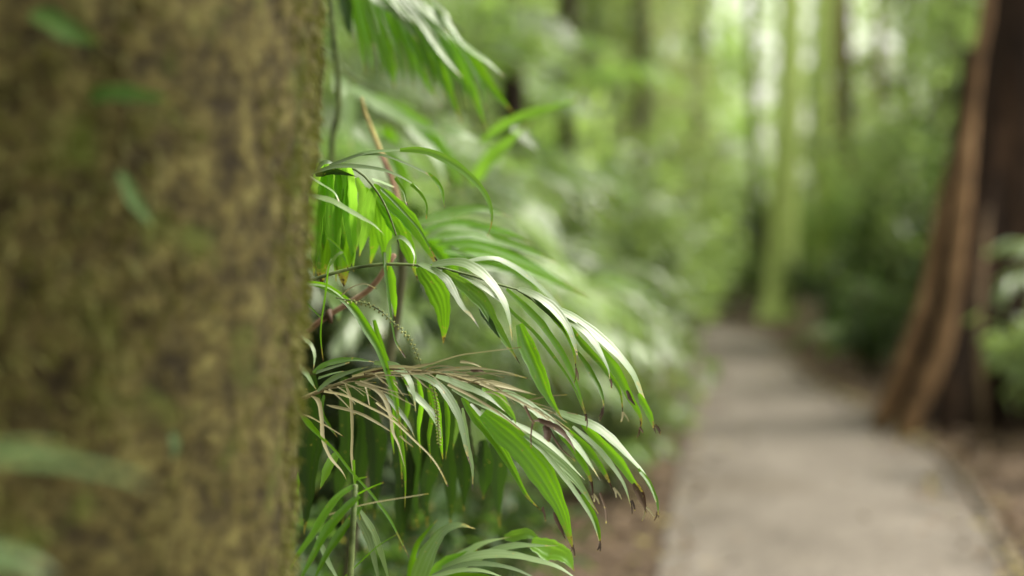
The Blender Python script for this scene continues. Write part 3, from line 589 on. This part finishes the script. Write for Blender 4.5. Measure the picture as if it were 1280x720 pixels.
# crown, high above the picture
def leaf_cloud(mb, centers, per, spread, size, seed, flat=.6, mi=0, rows=4):
    r = np.random.default_rng(seed); c = np.repeat(np.asarray(centers, float), per, 0); n = len(c)
    p = c + r.normal(size=(n, 3)) * np.asarray(spread)
    d = norm(r.normal(size=(n, 3)) * np.array([1, 1, .55]) + np.array([0, 0, -.25])); L = size * r.uniform(.55, 1.4, n)
    side = norm(np.cross(d, np.array([0, 0, 1.0]) + r.normal(size=(n, 3)) * flat)); nn = norm(np.cross(side, d))
    t = np.linspace(0, 1, rows)
    C = p[:, None] + d[:, None] * (L[:, None, None] * t[None, :, None]) - np.array([0, 0, 1.0]) * (L[:, None] * t[None] ** 2 * .25)[..., None]
    prof = np.clip(np.sin(np.pi * (t * .92 + .06)), .06, 1) ** .8
    rn = np.clip(np.repeat(r.random(len(centers)), per) * .6 + r.random(n) * .4, 0, 1)
    mb.ribbons(C, np.repeat(side[:, None], rows, 1), np.repeat(nn[:, None], rows, 1), L[:, None] * prof[None] * .42, .12, rn, .03, 3, mi)
def limbs(mb, base, n, reach, up, r0, seed, mi=0):
    r = np.random.default_rng(seed); ends = []
    for i in range(n):
        a = r.uniform(0, 6.28); q = np.array([math.cos(a), math.sin(a), 0]); L = reach * r.uniform(.6, 1.1)
        pts = [base + [0, 0, r.uniform(-.6, .2) * up], base + q * L * .4 + [0, 0, up * .35], base + q * L * .75 + [0, 0, up * .7 * r.uniform(.6, 1.2)], base + q * L + [0, 0, up * r.uniform(.6, 1.1)]]
        c = catmull(pts, 8); mb.tube(c, np.linspace(r0, r0 * .25, 8), 6, mi); ends += [c[4], c[5], c[6], c[7]]
    return ends
mb = MB(); ends = limbs(mb, np.array([HC(7.4)[0], 0, 7.4]), 7, 2.4, 1.6, .09, 31); mb.obj('limbs', M['mossy_bark'], tree)
mb = MB(); leaf_cloud(mb, ends, 60, (.5, .5, .35), .16, 32); mb.obj('crown', M['crown1'], tree)

# climbing plants on and in front of that trunk
def trunk_pt(px, py, lift=.02):
    "where the sight line through a photo pixel meets the bark"
    best = None
    for d in np.linspace(.9, 1.7, 400):
        q = at(px, py, d); dx = q[0] - (tb[0] + HC(q[2])[0]); dy = q[1] - tb[1]
        if math.hypot(dx, dy) <= HR(q[2]) + lift: return d
    return 1.5
cb = (-0.42, 1.12, 0.0)
cl = thing('climbing_vine', 'thin climbing vine with small green leaves flat against the mossy trunk', 'vine', cb)
vp = [(230, 1300), (225, 900), (200, 720), (235, 560), (190, 420), (175, 290), (150, 190), (160, 100), (100, 20), (60, -80)]
mb = MB(); mb.tube(catmull([at(x, y, trunk_pt(x, y, .012)) for x, y in vp], 50), .0018, 6); mb.obj('stem', M['mossy_bark'], cl)
for pts, wpx in (([(100, 120), (140, 117), (180, 120), (218, 124)], 26), ([(40, 14), (75, 32), (105, 48), (128, 54)], 34), ([(150, 215), (165, 245), (180, 268), (194, 290)], 20), ([(215, 540), (219, 556), (217, 578)], 16)):
    c = pts[len(pts) // 2]; d = trunk_pt(*c, .03)
    leaflet(cl, 'climb' if False else 'g', pts, wpx, d, d - .015, tilt=20, name='leaf', fold=.08).data.materials[0] = M['climb']
for o in cl.children: o.location = -Vector(cb)
fbp = (-0.62, 0.80, 0.0)
for lab, specs, bb in (('pale strap leaf plant poking in from the left edge across the mossy trunk', [([(-70, 575), (-20, 570), (60, 574), (130, 588), (172, 600), (204, 622)], 21), ([(-60, 590), (0, 560), (50, 556), (90, 566)], 14)], (-0.45, 0.93, 0)),
                       ('pale strap leaf plant peeping up at the lower left corner', [([(-60, 690), (-10, 690), (30, 697), (75, 725)], 30), ([(-60, 720), (0, 712), (60, 735)], 20)], (-0.42, 0.90, 0))):
    s = thing('strap_leaf_plant', lab, 'plant', bb)
    for pts, wpx in specs: leaflet(s, 'w', pts, wpx, .94, .95, tilt=25, name='blade').data.materials[0] = M['climbw']
    q = at(*specs[0][0][0], .94); mb = MB(); mb.tube(catmull([np.array(bb) + [0, 0, -.02], np.array(bb) * .6 + q * .4 + [-.02, 0, .1], q], 12), np.linspace(.006, .003, 12), 6); mb.obj('stem', M['rachis'], s)
    for o in s.children: o.location = -Vector(bb)

# ================================================================== ground, path, edging
def ground_z(x, y): return 0.0
mb = MB(); gx = np.linspace(-60, 60, 121); gy = np.linspace(-10, 110, 121); GX, GY = np.meshgrid(gx, gy, indexing='ij')
GP = np.stack([GX, GY, -0.02 + 0 * GX], -1)
mb.grid(GP[None], np.zeros((1, 121, 121, 2)), .5, 0)
tag(mb.obj('ground', M['soil']), kind='structure')
pc = np.array([(0.3, -6), (0.45, -2), (0.72, 1.5), (1.08, 4), (1.37, 6.0), (1.80, 8.4), (2.05, 10.4), (2.27, 13.7), (2.54, 16.0), (2.95, 18.5), (2.75, 22.0), (0.8, 26.0), (-3, 29)], float)
pcl = catmull(pc, 140); hwid = np.interp(pcl[:, 1], [0, 4, 6, 8.4, 10.4, 13.7, 16, 18.5, 21], [.72, .72, .74, .81, .79, .62, .57, .60, .6])
tn = norm(np.gradient(pcl, axis=0)); nr = np.stack([tn[:, 1], -tn[:, 0]], -1)
us = np.linspace(-1, 1, 9)
PP = np.zeros((1, 140, 9, 3)); PP[0, :, :, :2] = pcl[:, None] + nr[:, None] * (us[None, :, None] * hwid[:, None, None]); PP[0, :, :, 2] = .012 + .018 * (1 - us ** 2)[None]
mb = MB(); mb.grid(PP, surf_uv(PP), .5, 0); tag(mb.obj('path', M['paving']), kind='structure')
for sgn, nm in ((1, 'right'),):
    e = pcl + nr * (sgn * (hwid + .045))[:, None]; prof = np.array([(-.03, -.05), (-.03, .022), (-.024, .03), (.024, .03), (.03, .022), (.03, -.05)])
    EP = np.zeros((1, 140, 6, 3)); EP[0, :, :, :2] = e[:, None] + nr[:, None] * prof[None, :, :1]; EP[0, :, :, 2] = prof[None, :, 1]
    mb = MB(); mb.grid(EP, surf_uv(EP), .5, 0); tag(mb.obj('path_kerb', M['timber']), kind='structure')
# fallen leaves
def litter(n, xs, ys, size, seed, avoid=True, near_edge=False):
    r = np.random.default_rng(seed)
    if near_edge:
        i = r.integers(0, 140, n); s = np.where(r.random(n) < .6, 1, -1); off = np.abs(r.normal(size=n)) * .22
        p2 = pcl[i] + nr[i] * (s * (hwid[i] + .06 - off + .1))[:, None] + r.normal(size=(n, 2)) * .06
    else: p2 = np.stack([r.uniform(*xs, n), r.uniform(*ys, n)], -1)
    dist = np.abs(p2[:, 0] - np.interp(p2[:, 1], pcl[:100, 1], pcl[:100, 0])); on = dist < np.interp(p2[:, 1], pcl[:100, 1], hwid[:100]) + .1
    if avoid: p2, on = p2[~on], on[~on]
    n = len(p2); d = norm(np.concatenate([r.normal(size=(n, 2)), r.normal(size=(n, 1)) * .25], 1)); L = size * r.uniform(.5, 1.4, n)
    side = norm(np.cross(d, np.array([0, 0, 1.0]) + r.normal(size=(n, 3)) * .3)); nn = norm(np.cross(side, d)); t = np.linspace(0, 1, 4)
    p = np.concatenate([p2, (np.where(on, .06, .01) + r.random(n) * .04)[:, None]], 1)
    C = p[:, None] + d[:, None] * (L[:, None, None] * (t - .5)[None, :, None]) + np.array([0, 0, 1.0]) * (L[:, None] * (t - .5)[None] ** 2 * r.uniform(-.2, .9, (n, 1)))[..., None]
    mb = MB(); mb.ribbons(C, np.repeat(side[:, None], 4, 1), np.repeat(nn[:, None], 4, 1), L[:, None] * np.array([.08, .36, .3, .04])[None], .2, r.random(n), 0, 3)
    if near_edge: k_ = len(mb.mi[0]) // n; mb.mi[0] = np.repeat((r.random(n) < .72).astype(int), k_)
    return mb
tag(litter(16000, (-5, 8), (2, 22), .11, 41).obj('leaf_litter', M['litter']), kind='stuff')
tag(litter(3200, None, None, .075, 42, False, True).obj('leaf_litter', [M['litter_y'], M['litter']]), kind='stuff')

# ================================================================== undergrowth palms
def make_frond(L, pairs, ll, lw, seed, droop=1.0, mi=0):
    r = np.random.default_rng(seed); n = 22; t = np.linspace(0, 1, n); el = R(72) - t ** 1.1 * R(118) * r.uniform(.85, 1.1)
    st = L / (n - 1); x = np.concatenate([[0], np.cumsum(np.cos(el[:-1]) * st)]); z = np.concatenate([[0], np.cumsum(np.sin(el[:-1]) * st)])
    pts = np.stack([x, .06 * L * np.sin(t * 2 + seed), z], -1); mb = MB(); mb.tube(pts, np.linspace(.011, .003, n) * (L / 1.4), 5, 1)
    s = np.repeat(np.linspace(.2, .99, pairs), 2); sg = np.tile([-1, 1], pairs); m = len(s); fi = s * (n - 1); i0 = np.clip(fi.astype(int), 0, n - 2); fr = fi - i0
    b = pts[i0] * (1 - fr)[:, None] + pts[i0 + 1] * fr[:, None]; T = norm(pts[i0 + 1] - pts[i0]); side = np.stack([0 * s, sg, 0 * s], -1)
    up = norm(np.cross(T, np.array([0, 1.0, 0]))); up[up[:, 2] < 0] *= -1
    ang = R(62) * (1 - s) + R(18); d = norm(T * np.cos(ang)[:, None] + side * np.sin(ang)[:, None] + up * .12 + r.normal(size=(m, 3)) * .09)
    ln = ll * np.clip(np.sin(np.pi * (s * .82 + .12)), .25, 1) * r.uniform(.8, 1.12, m)
    rows = 6; q = [b]; dd = d.copy()
    for k in range(rows - 1):
        dd = norm(dd + np.array([0, 0, -1.0]) * .24 * droop * r.uniform(.6, 1.4, (m, 1))); q.append(q[-1] + dd * (ln / (rows - 1))[:, None])
    C = np.stack(q, 1); TT = norm(np.gradient(C, axis=1)); w0 = norm(np.cross(TT, norm(up * 1.0 + side * .3 + r.normal(size=(m, 3)) * .2)[:, None])); nn = norm(np.cross(w0, TT))
    tt = np.linspace(0, 1, rows); pr = np.array([.35, .9, 1, .85, .5, .06])
    mb.ribbons(C, w0, nn, lw * pr[None] * np.ones((m, 1)), .25, None, np.where(r.random(m) < .15, .15, .02), 3, 0)
    return mb
FR = []
for v, (L, pr_, ll, lw, dr) in enumerate(((1.5, 19, .42, .036, 1.0), (1.25, 15, .36, .05, 1.2), (1.8, 22, .5, .034, .9), (1.0, 11, .4, .065, 1.1))):
    FR.append((make_frond(L, pr_, ll, lw, 100 + v, dr).mesh('frond', [M['frond1'], M['rachis']]), make_frond(L, pr_, ll, lw, 120 + v, dr).mesh('frond', [M['frond2'], M['rachis']])))
def cane_mesh(h, r):
    mb = MB(); mb.tube(catmull([(0, 0, -.05), (.03, 0, h * .5), (0, 0, h)], 10), np.linspace(r, r * .7, 10), 8); return mb.mesh('cane', [M['grey_bark']])
CANES = {h: cane_mesh(h, .018 + .006 * h) for h in (.25, .6, 1.0, 1.6, 2.4)}
def copy_tree(o, parent=None):
    c = o.copy(); COL.objects.link(c); c.parent = parent
    for ch in o.children: copy_tree(ch, c)
    return c
def make_palm(h, pale, nf, seed, variants):
    r = random.Random(seed); p = thing('palm_plant', None, 'palm')
    link('cane', CANES[h], p)
    for i in range(nf):
        f = link('frond', FR[r.choice(variants)][1 if r.random() < pale else 0], p)
        f.location = (0, 0, h - r.uniform(0, .12)); f.rotation_euler = (r.uniform(-.15, .15), r.uniform(-.25, .35), i / nf * 6.283 + r.uniform(-.4, .4)); s = r.uniform(.8, 1.12); f.scale = (s, s, s)
    return p
PROTO = {}
def palm_at(h, pale, nf, variants, x, y, s, label, group=None):
    key = (h, pale, nf, tuple(variants)); seed = len(PROTO)
    if key not in PROTO: PROTO[key] = p = make_palm(h, pale, nf, 200 + seed, variants)
    else: p = copy_tree(PROTO[key])
    p.location = (x, y, 0); p.rotation_euler = (0, 0, random.uniform(0, 6.28)); p.scale = (s, s, s); p['label'] = label
    if group: p['group'] = group
    elif 'group' in p: del p['group']
    return p
def P_(px, Y): return (px - 640) / F * Y
G1 = 'blurred palms crowding the left of the path'
L1 = 'soft green palm among many crowding the left side of the path'
L1p = 'pale grey green palm among many crowding the left side of the path'
r_ = random.Random(5)
for (px, Y, h, s, pale) in ((720, 4.9, 1.6, .62, .7), (640, 4.9, 1.6, .7, .6), (600, 5.4, 1.6, .7, .4), (745, 5.6, 1.0, .7, .7), (790, 6.6, 1.0, .75, .7), (700, 6.2, 1.6, .8, .7), (640, 7.0, 1.6, .9, .4), (820, 8.0, 1.0, .8, .7),
                           (760, 8.4, 1.6, .9, .5), (700, 8.8, 1.6, 1.0, .7), (835, 9.6, .6, .8, .7), (800, 10.4, 1.6, .9, .5), (730, 10.6, 2.4, 1.0, .3), (845, 11.8, .6, .9, .7), (780, 12.6, 2.4, 1.0, .3), (850, 14.0, .6, .9, .3), (830, 15.0, 1.6, 1.0, .5),
                           (640, 11.0, 2.4, 1.1, .3), (850, 17.0, .6, .9, .3), (850, 20.0, 1.0, 1.0, .3), (600, 9.4, 1.6, 1.1, .6), (560, 6.0, 1.6, .9, .3), (520, 8.0, 2.4, 1.0, .3)):
    px = px - .95 * s / Y * F          # keep the frond tips off the path
    pl = .75 if pale > .5 else .2
    palm_at(h, pl, 9, [0, 1] if h < 1 else [0, 2, 1], P_(px, Y), Y, s, L1p if pale > .5 else L1, G1 + (' (pale)' if pale > .5 else ''))
for (px, Y, s) in ((730, 7.4, .55), (780, 8.4, .55), (690, 8.4, .7), (800, 9.6, .6)):
    palm_at(.25, .2, 7, [1, 3], P_(px, Y) - .1, Y, s, 'low green palm seedling on the brown litter left of the path', 'low palm seedlings on the litter left of the path')
G2 = 'blurred palms hidden behind the mossy trunk'
for (x, y, h, s) in ((-1.6, 3.4, .6, .9), (-2.4, 4.6, 1.0, 1.0), (-1.5, 5.4, 1.6, 1.0), (-3.2, 6.6, 1.6, 1.1), (-1.9, 7.6, 2.4, 1.1), (-4.4, 9.0, 2.4, 1.2)):
    palm_at(h, .2, 9, [0, 2, 1], x, y, s, 'green palm in the undergrowth behind the mossy trunk', G2)
palm_at(.25, .2, 7, [1, 3], P_(1420, 8.6), 8.6, .6, 'low green palm at the right edge in front of the buttressed trunk')
palm_at(1.6, .75, 6, [3], P_(1338, 8.4), 8.4, .7, 'taller pale palm at the right edge, fronds half cut by the frame')
for (px, Y, h, s) in ((1085, 15.0, .25, .75), (1130, 17.0, .6, .9), (1060, 19.5, .25, .9)):
    palm_at(h, .2, 8, [1, 3], P_(px, Y), Y, s, 'short dark palm in the cluster right of the path, left of the buttressed trunk', 'short palms beside the buttressed trunk')

# ================================================================== shrubs
def make_shrub(rad, hgt, n, size, mat, seed):
    p = thing('shrub', None, 'shrub'); r = np.random.default_rng(seed); mb = MB(); ends = []
    for i in range(12):
        a = r.uniform(0, 6.28); q = np.array([math.cos(a), math.sin(a), 0]) * rad * r.uniform(.2, .95); c = catmull([(0, 0, -.05), q * .35 + [0, 0, hgt * .35], q + [0, 0, hgt * r.uniform(.45, .98)]], 10); mb.tube(c, np.linspace(.014, .004, 10), 5); ends += list(c[4:])
    mb.obj('stems', M['grey_bark'], p); mb = MB(); leaf_cloud(mb, ends, n, (rad * .16, rad * .16, hgt * .09), size, seed + 1); mb.obj('foliage', M[mat], p); return p
SH = [make_shrub(.8, 1.5, 12, .14, 'shrub1', 301), make_shrub(.7, 1.1, 12, .11, 'shrub2', 303), make_shrub(1.0, 2.6, 14, .17, 'shrub1', 305), make_shrub(.9, 2.2, 14, .15, 'shrub2', 307)]
used = set()
def shrub(k, x, y, s, label, group=None):
    p = SH[k] if k not in used else copy_tree(SH[k]); used.add(k); p.location = (x, y, 0); p.rotation_euler = (0, 0, random.uniform(0, 6.28)); p.scale = (s, s, s); p['label'] = label
    if group: p['group'] = group
    elif 'group' in p: del p['group']
for (px, Y, k, s) in ((760, 8.0, 0, .7), (700, 10.6, 2, .8), (620, 10.0, 3, .9), (780, 12.6, 2, .9), (560, 13, 2, 1.0), (815, 15.4, 0, 1.0), (745, 16.2, 3, 1.1), (850, 21, 0, 1.2), (680, 15, 2, 1.2), (800, 19, 2, 1.1), (480, 11, 3, 1.1), (420, 14, 2, 1.2), (350, 9, 3, 1.0)):
    shrub(k, P_(px, Y), Y, s, 'leafy shrub in the blurred thicket left of the path', 'shrubs left of the path')
for (px, Y, k, s) in ((470, 3.7, 1, .8), (360, 3.4, 1, .8), (560, 4.9, 1, .85), (430, 5.0, 3, .7)):  # dark-coloured shrubs put here to deepen the shade under the fronds
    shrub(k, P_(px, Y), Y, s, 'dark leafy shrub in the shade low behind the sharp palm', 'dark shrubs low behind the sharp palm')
for (px, Y, k, s) in ((1045, 17.5, 1, .85), (1095, 14.6, 1, .8), (1125, 21, 3, .9), (1130, 19, 3, 1.0), (1180, 16, 2, 1.0), (1240, 14.5, 3, 1.1), (1010, 23.5, 1, 1.1), (1330, 13, 2, 1.1), (960, 26, 3, 1.0), (905, 25.5, 0, 1.0), (860, 27, 2, 1.1), (1000, 29, 2, 1.2), (1060, 26, 2, 1.2), (930, 31, 2, 1.3)):
    shrub(k, P_(px, Y), Y, s, 'leafy shrub in the blurred thicket beyond the path and right of it', 'shrubs beyond and right of the path')
for (px, Y, k, s) in ((1338, 9.8, 0, .8), (1400, 8.4, 1, .6)):
    shrub(k, P_(px, Y), Y, s, 'low bush at the right edge by the foot of the buttressed trunk', 'bushes at the foot of the buttressed trunk')

# ================================================================== trees
def make_tree(label, x, y, r0, h, mat, cmat, seed, crown_z=None, crown_r=2.2, per=12, size=.2, lean=(0, 0), group=None, ribs=None):
    p = thing('tree', label, 'tree', (x, y, 0), 0, group)
    ctr = lambda z: (lean[0] * z + .06 * math.sin(z * .7 + seed), lean[1] * z + .05 * math.sin(z * .9 + seed * 2)); rad = lambda z: r0 * (1 + .7 * math.exp(-max(z, 0) / .35)) * (1 - .45 * z / h)
    zs = np.concatenate([np.linspace(-.1, 1, 14), np.linspace(1.1, h, 40)]); PT = trunk_surface(ctr, rad, zs, 28, seed, .05, ribs, 5)
    mb = MB(); mb.grid(PT, surf_uv(PT), .5, 0, 0, True); t = mb.obj('trunk', M[mat], p)
    cz = crown_z or h * .92; c = ctr(cz); mb = MB(); ends = limbs(mb, np.array([c[0], c[1], cz]), 8, crown_r, crown_r * .7, r0 * .35, seed + 1); 
    l_ = mb.obj('limbs', M[mat], p); mb = MB(); leaf_cloud(mb, ends, per, (crown_r * .2, crown_r * .2, crown_r * .16), size, seed + 2); mb.obj('crown', M[cmat], p)
    return p
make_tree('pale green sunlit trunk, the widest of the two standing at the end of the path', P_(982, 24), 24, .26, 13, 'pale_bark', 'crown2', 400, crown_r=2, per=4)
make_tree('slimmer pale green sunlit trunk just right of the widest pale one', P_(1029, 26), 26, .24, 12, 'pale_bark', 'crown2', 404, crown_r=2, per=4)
make_tree('brownish trunk right of the two pale trunks at the end of the path', P_(1050, 28), 28, .22, 12, 'brown_bark', 'crown1', 408, crown_r=2.5, per=4)
make_tree('thin dark trunk above the blurred palms, left of the path', P_(713, 14), 14, .085, 9, 'dark_bark', 'crown1', 412, crown_r=1.6)
make_tree('dark trunk behind the striped frond, left of the thin dark one', P_(640, 11.5), 11.5, .12, 9, 'dark_bark', 'crown1', 416, crown_r=1.8)
make_tree('dim grey green trunk right of the thin dark one', P_(797, 18), 18, .12, 10, 'grey_bark', 'crown1', 420, crown_r=2)
make_tree('grey trunk beyond the bend of the path, left of the pale trunks', P_(870, 30), 30, .2, 12, 'grey_bark', 'crown1', 424, crown_r=2.5)
make_tree('dim slim trunk just left of the widest pale trunk', P_(942, 29), 29, .12, 11, 'grey_bark', 'crown1', 428, crown_r=2.2)
for i, (px, Y, m) in enumerate(((560, 20, 'grey_bark'), (480, 16, 'brown_bark'), (740, 26, 'grey_bark'), (300, 15, 'grey_bark'), (180, 18, 'brown_bark'))):
    make_tree('slender trunk deep in the thicket left of the path', P_(px, Y), Y, .13, 11, m, 'crown1', 440 + 4 * i, crown_r=2.2, group='slender trunks deep in the left thicket')
for i, (px, Y, m) in enumerate(((1130, 25, 'grey_bark'), (1180, 21, 'grey_bark'), (1100, 32, 'brown_bark'), (1400, 17, 'grey_bark'))):
    make_tree('slender trunk in the thicket behind the buttressed tree', P_(px, Y), Y, .13, 11, m, 'crown1', 470 + 4 * i, crown_r=2.2, per=4, group='slender trunks behind the buttressed tree')
for i, (x, y, rr, lb) in enumerate(((-1.85, .15, .46, 'dark thick trunk added just outside the picture to shade the mossy trunk'), (-2.9, 1.5, .4, 'unseen dark trunk added further left to shade the mossy trunk'), (-1.5, -1.5, .42, 'unseen dark thick trunk added behind the viewpoint to shade the mossy trunk'))):  # unseen trunks added to keep skylight off the mossy trunk's left side
    make_tree(lb, x, y, rr, 9, 'dark_bark', 'crown1', 490 + 3 * i, crown_r=2.0, per=14)
# small bushy understorey trees whose crowns fill the middle of the view
def bushy(mat, seed, h, cr, per, size):
    p = thing('tree', None, 'tree'); mb = MB(); r = np.random.default_rng(seed)
    st = catmull([(0, 0, -.05), (.1, .05, h * .5), (-.05, .1, h)], 14); mb.tube(st, np.linspace(.07, .02, 14), 7); mb.obj('trunk', M['grey_bark'], p)
    mb = MB(); ends = []
    for z in np.linspace(.3, 1.0, 7): ends += limbs(mb, np.array([0, 0, h * z]), 4, cr * (1.15 - .5 * z), cr * .35, .018, seed + int(z * 50))
    mb.obj('limbs', M['grey_bark'], p); mb = MB(); leaf_cloud(mb, ends, per, (cr * .16, cr * .16, cr * .12), size, seed + 3); mb.obj('crown', M[mat], p); return p
BT = [bushy('crown1', 501, 5.0, 1.5, 16, .2), bushy('crown2', 521, 6.0, 1.6, 16, .2), bushy('crown1', 541, 7.5, 2.2, 18, .26)]
usedb = set()
def btree(k, x, y, s, label, group):
    p = BT[k] if k not in usedb else copy_tree(BT[k]); usedb.add(k); p.location = (x, y, 0); p.rotation_euler = (0, 0, random.uniform(0, 6.28)); p.scale = (s, s, s); p['label'] = label; p['group'] = group
for (px, Y, k, s) in ((600, 15, 0, 1), (690, 18.5, 0, 1.1), (770, 21, 1, 1.0), (790, 24, 1, 1.0), (540, 18, 1, 1.1), (470, 20, 2, 1), (780, 30, 2, 1.0), (730, 28, 2, 1.1), (640, 24, 2, 1.1), (880, 37, 2, 1.1), (915, 36, 2, .55), (560, 29, 2, 1.2), (400, 17, 2, 1.0), (300, 22, 2, 1.2)):
    btree(k, P_(px, Y), Y, s, 'small bushy tree in the blurred wood left of the pale trunks', 'bushy trees left of the pale trunks')
for (px, Y, k, s) in ((1240, 22, 0, .9), (1190, 18, 0, 1.0), (1250, 30, 2, 1.0), (1115, 35, 1, .9), (1200, 24, 2, 1.1), (1330, 19, 0, 1.1), (1345, 13.5, 0, .8), (1280, 28, 2, 1.2), (1040, 40, 2, .7)):
    btree(k, P_(px, Y), Y, s, 'small bushy tree in the blurred wood behind and right of the pale trunks', 'bushy trees right of the pale trunks')
for (x, y, k, s) in ((-2.3, .3, 0, .8), (-3.4, 1.9, 0, .85), (-1.9, -1.2, 0, .8)):  # added out of view to darken the left of the mossy trunk
    btree(k, x, y, s, 'small bushy tree added to shade the mossy trunk, mostly outside the picture', 'bushy trees added to shade the mossy trunk')
# the wood beyond, one mass
r = np.random.default_rng(61); cs = np.stack([r.uniform(-22, 34, 520), r.uniform(40, 58, 520), r.uniform(0, 1, 520) ** 1.2 * 13], -1)
thin = (cs[:, 0] > 6.0) & (cs[:, 0] < 15.5) & (cs[:, 2] > 3.2) & (r.random(520) < .05); cs = cs[~thin]   # a thinner stretch of wood above the path
mb = MB(); leaf_cloud(mb, cs, 50, (.85, .85, .7), .5, 62); tag(mb.obj('treeline', M['crown1']), kind='stuff')

# ================================================================== the buttressed tree right of the path
bx, by = P_(1252, 10.9), 10.9
bt = thing('tree', 'big dark buttressed tree with rust brown root ribs right of the path', 'tree', (bx, by, 0))
ribs = [(R(184), .70, 3.0, .30), (R(218), .62, 2.7, .32), (R(258), .38, 1.6, .26), (R(300), .6, 1.8, .2), (R(20), .7, 2.2, .2), (R(120), .7, 2.2, .2)]
zs = np.concatenate([np.linspace(-.1, 3, 70), np.linspace(3.1, 12, 40)])
PT = trunk_surface(lambda z: (.03 * z, 0), lambda z: .27 - .008 * z, zs, 160, 77, .05, ribs, 7); mb = MB(); mb.grid(PT, surf_uv(PT), .5, 0, 0, True); mb.obj('trunk', M['red_bark'], bt)
def root(pts, r0, r1, mat='root_bark', name='buttress_root'):
    mb = MB(); c = catmull(np.array(pts), 40); rr = np.linspace(r0, r1, 40) * (1 + .12 * np.sin(np.linspace(0, 17, 40))); mb.tube(c, rr, 12); o = mb.obj(name, M[mat], bt); o.location = -Vector((bx, by, 0))
root([at(1240, -60, 10.45), at(1232, 20, 10.42), at(1222, 80, 10.38), at(1208, 200, 10.3), at(1196, 330, 10.2), at(1178, 430, 10.1), at(1150, 500, 10.0), at(1128, 548, 9.95)], .036, .078)
root([at(1226, 40, 10.5), at(1205, 130, 10.55), at(1180, 250, 10.5), at(1160, 360, 10.45), at(1135, 440, 10.4), at(1098, 535, 10.35)], .03, .066)
root([at(1236, 260, 10.35), at(1224, 380, 9.9), at(1226, 470, 9.75), at(1230, 558, 9.7)], .015, .026, 'brown_bark', 'aerial_root')
root([at(1212, 60, 10.45), at(1190, 240, 10.5), at(1174, 400, 10.4), at(1150, 540, 10.3)], .04, .07, 'dark_bark')
mb = MB(); ends = limbs(mb, np.array([.35, 0, 11.6]), 8, 3, 2, .12, 78); mb.obj('limbs', M['dark_bark'], bt); mb = MB(); leaf_cloud(mb, ends, 60, (.6, .6, .5), .2, 79); mb.obj('crown', M['crown1'], bt)

# stump at the path edge
sx, sy = P_(1011, 19.2), 19.2
s = thing('tree_stump', 'pale broken stump at the right edge of the path below the pale trunks', 'stump', (sx, sy, 0))
PT = trunk_surface(lambda z: (.05 * z, 0), lambda z: .17 * (1 + .5 * math.exp(-max(z, 0) / .12)) - .02 * z, np.linspace(-.05, .5, 20), 40, 81, .08, None, 8)
PT[0, -1, :, 2] += .09 * np.sin(np.linspace(0, 19, 40)); top = np.array([[.02, 0, .42]]); 
mb = MB(); mb.grid(np.concatenate([PT, np.repeat(top[None, None], 40, 2) + .02 * (PT[:, -1:] - top)], 1), np.zeros((1, 21, 40, 2)), .5, 0, 0, True); mb.obj('trunk', M['stump'], s)
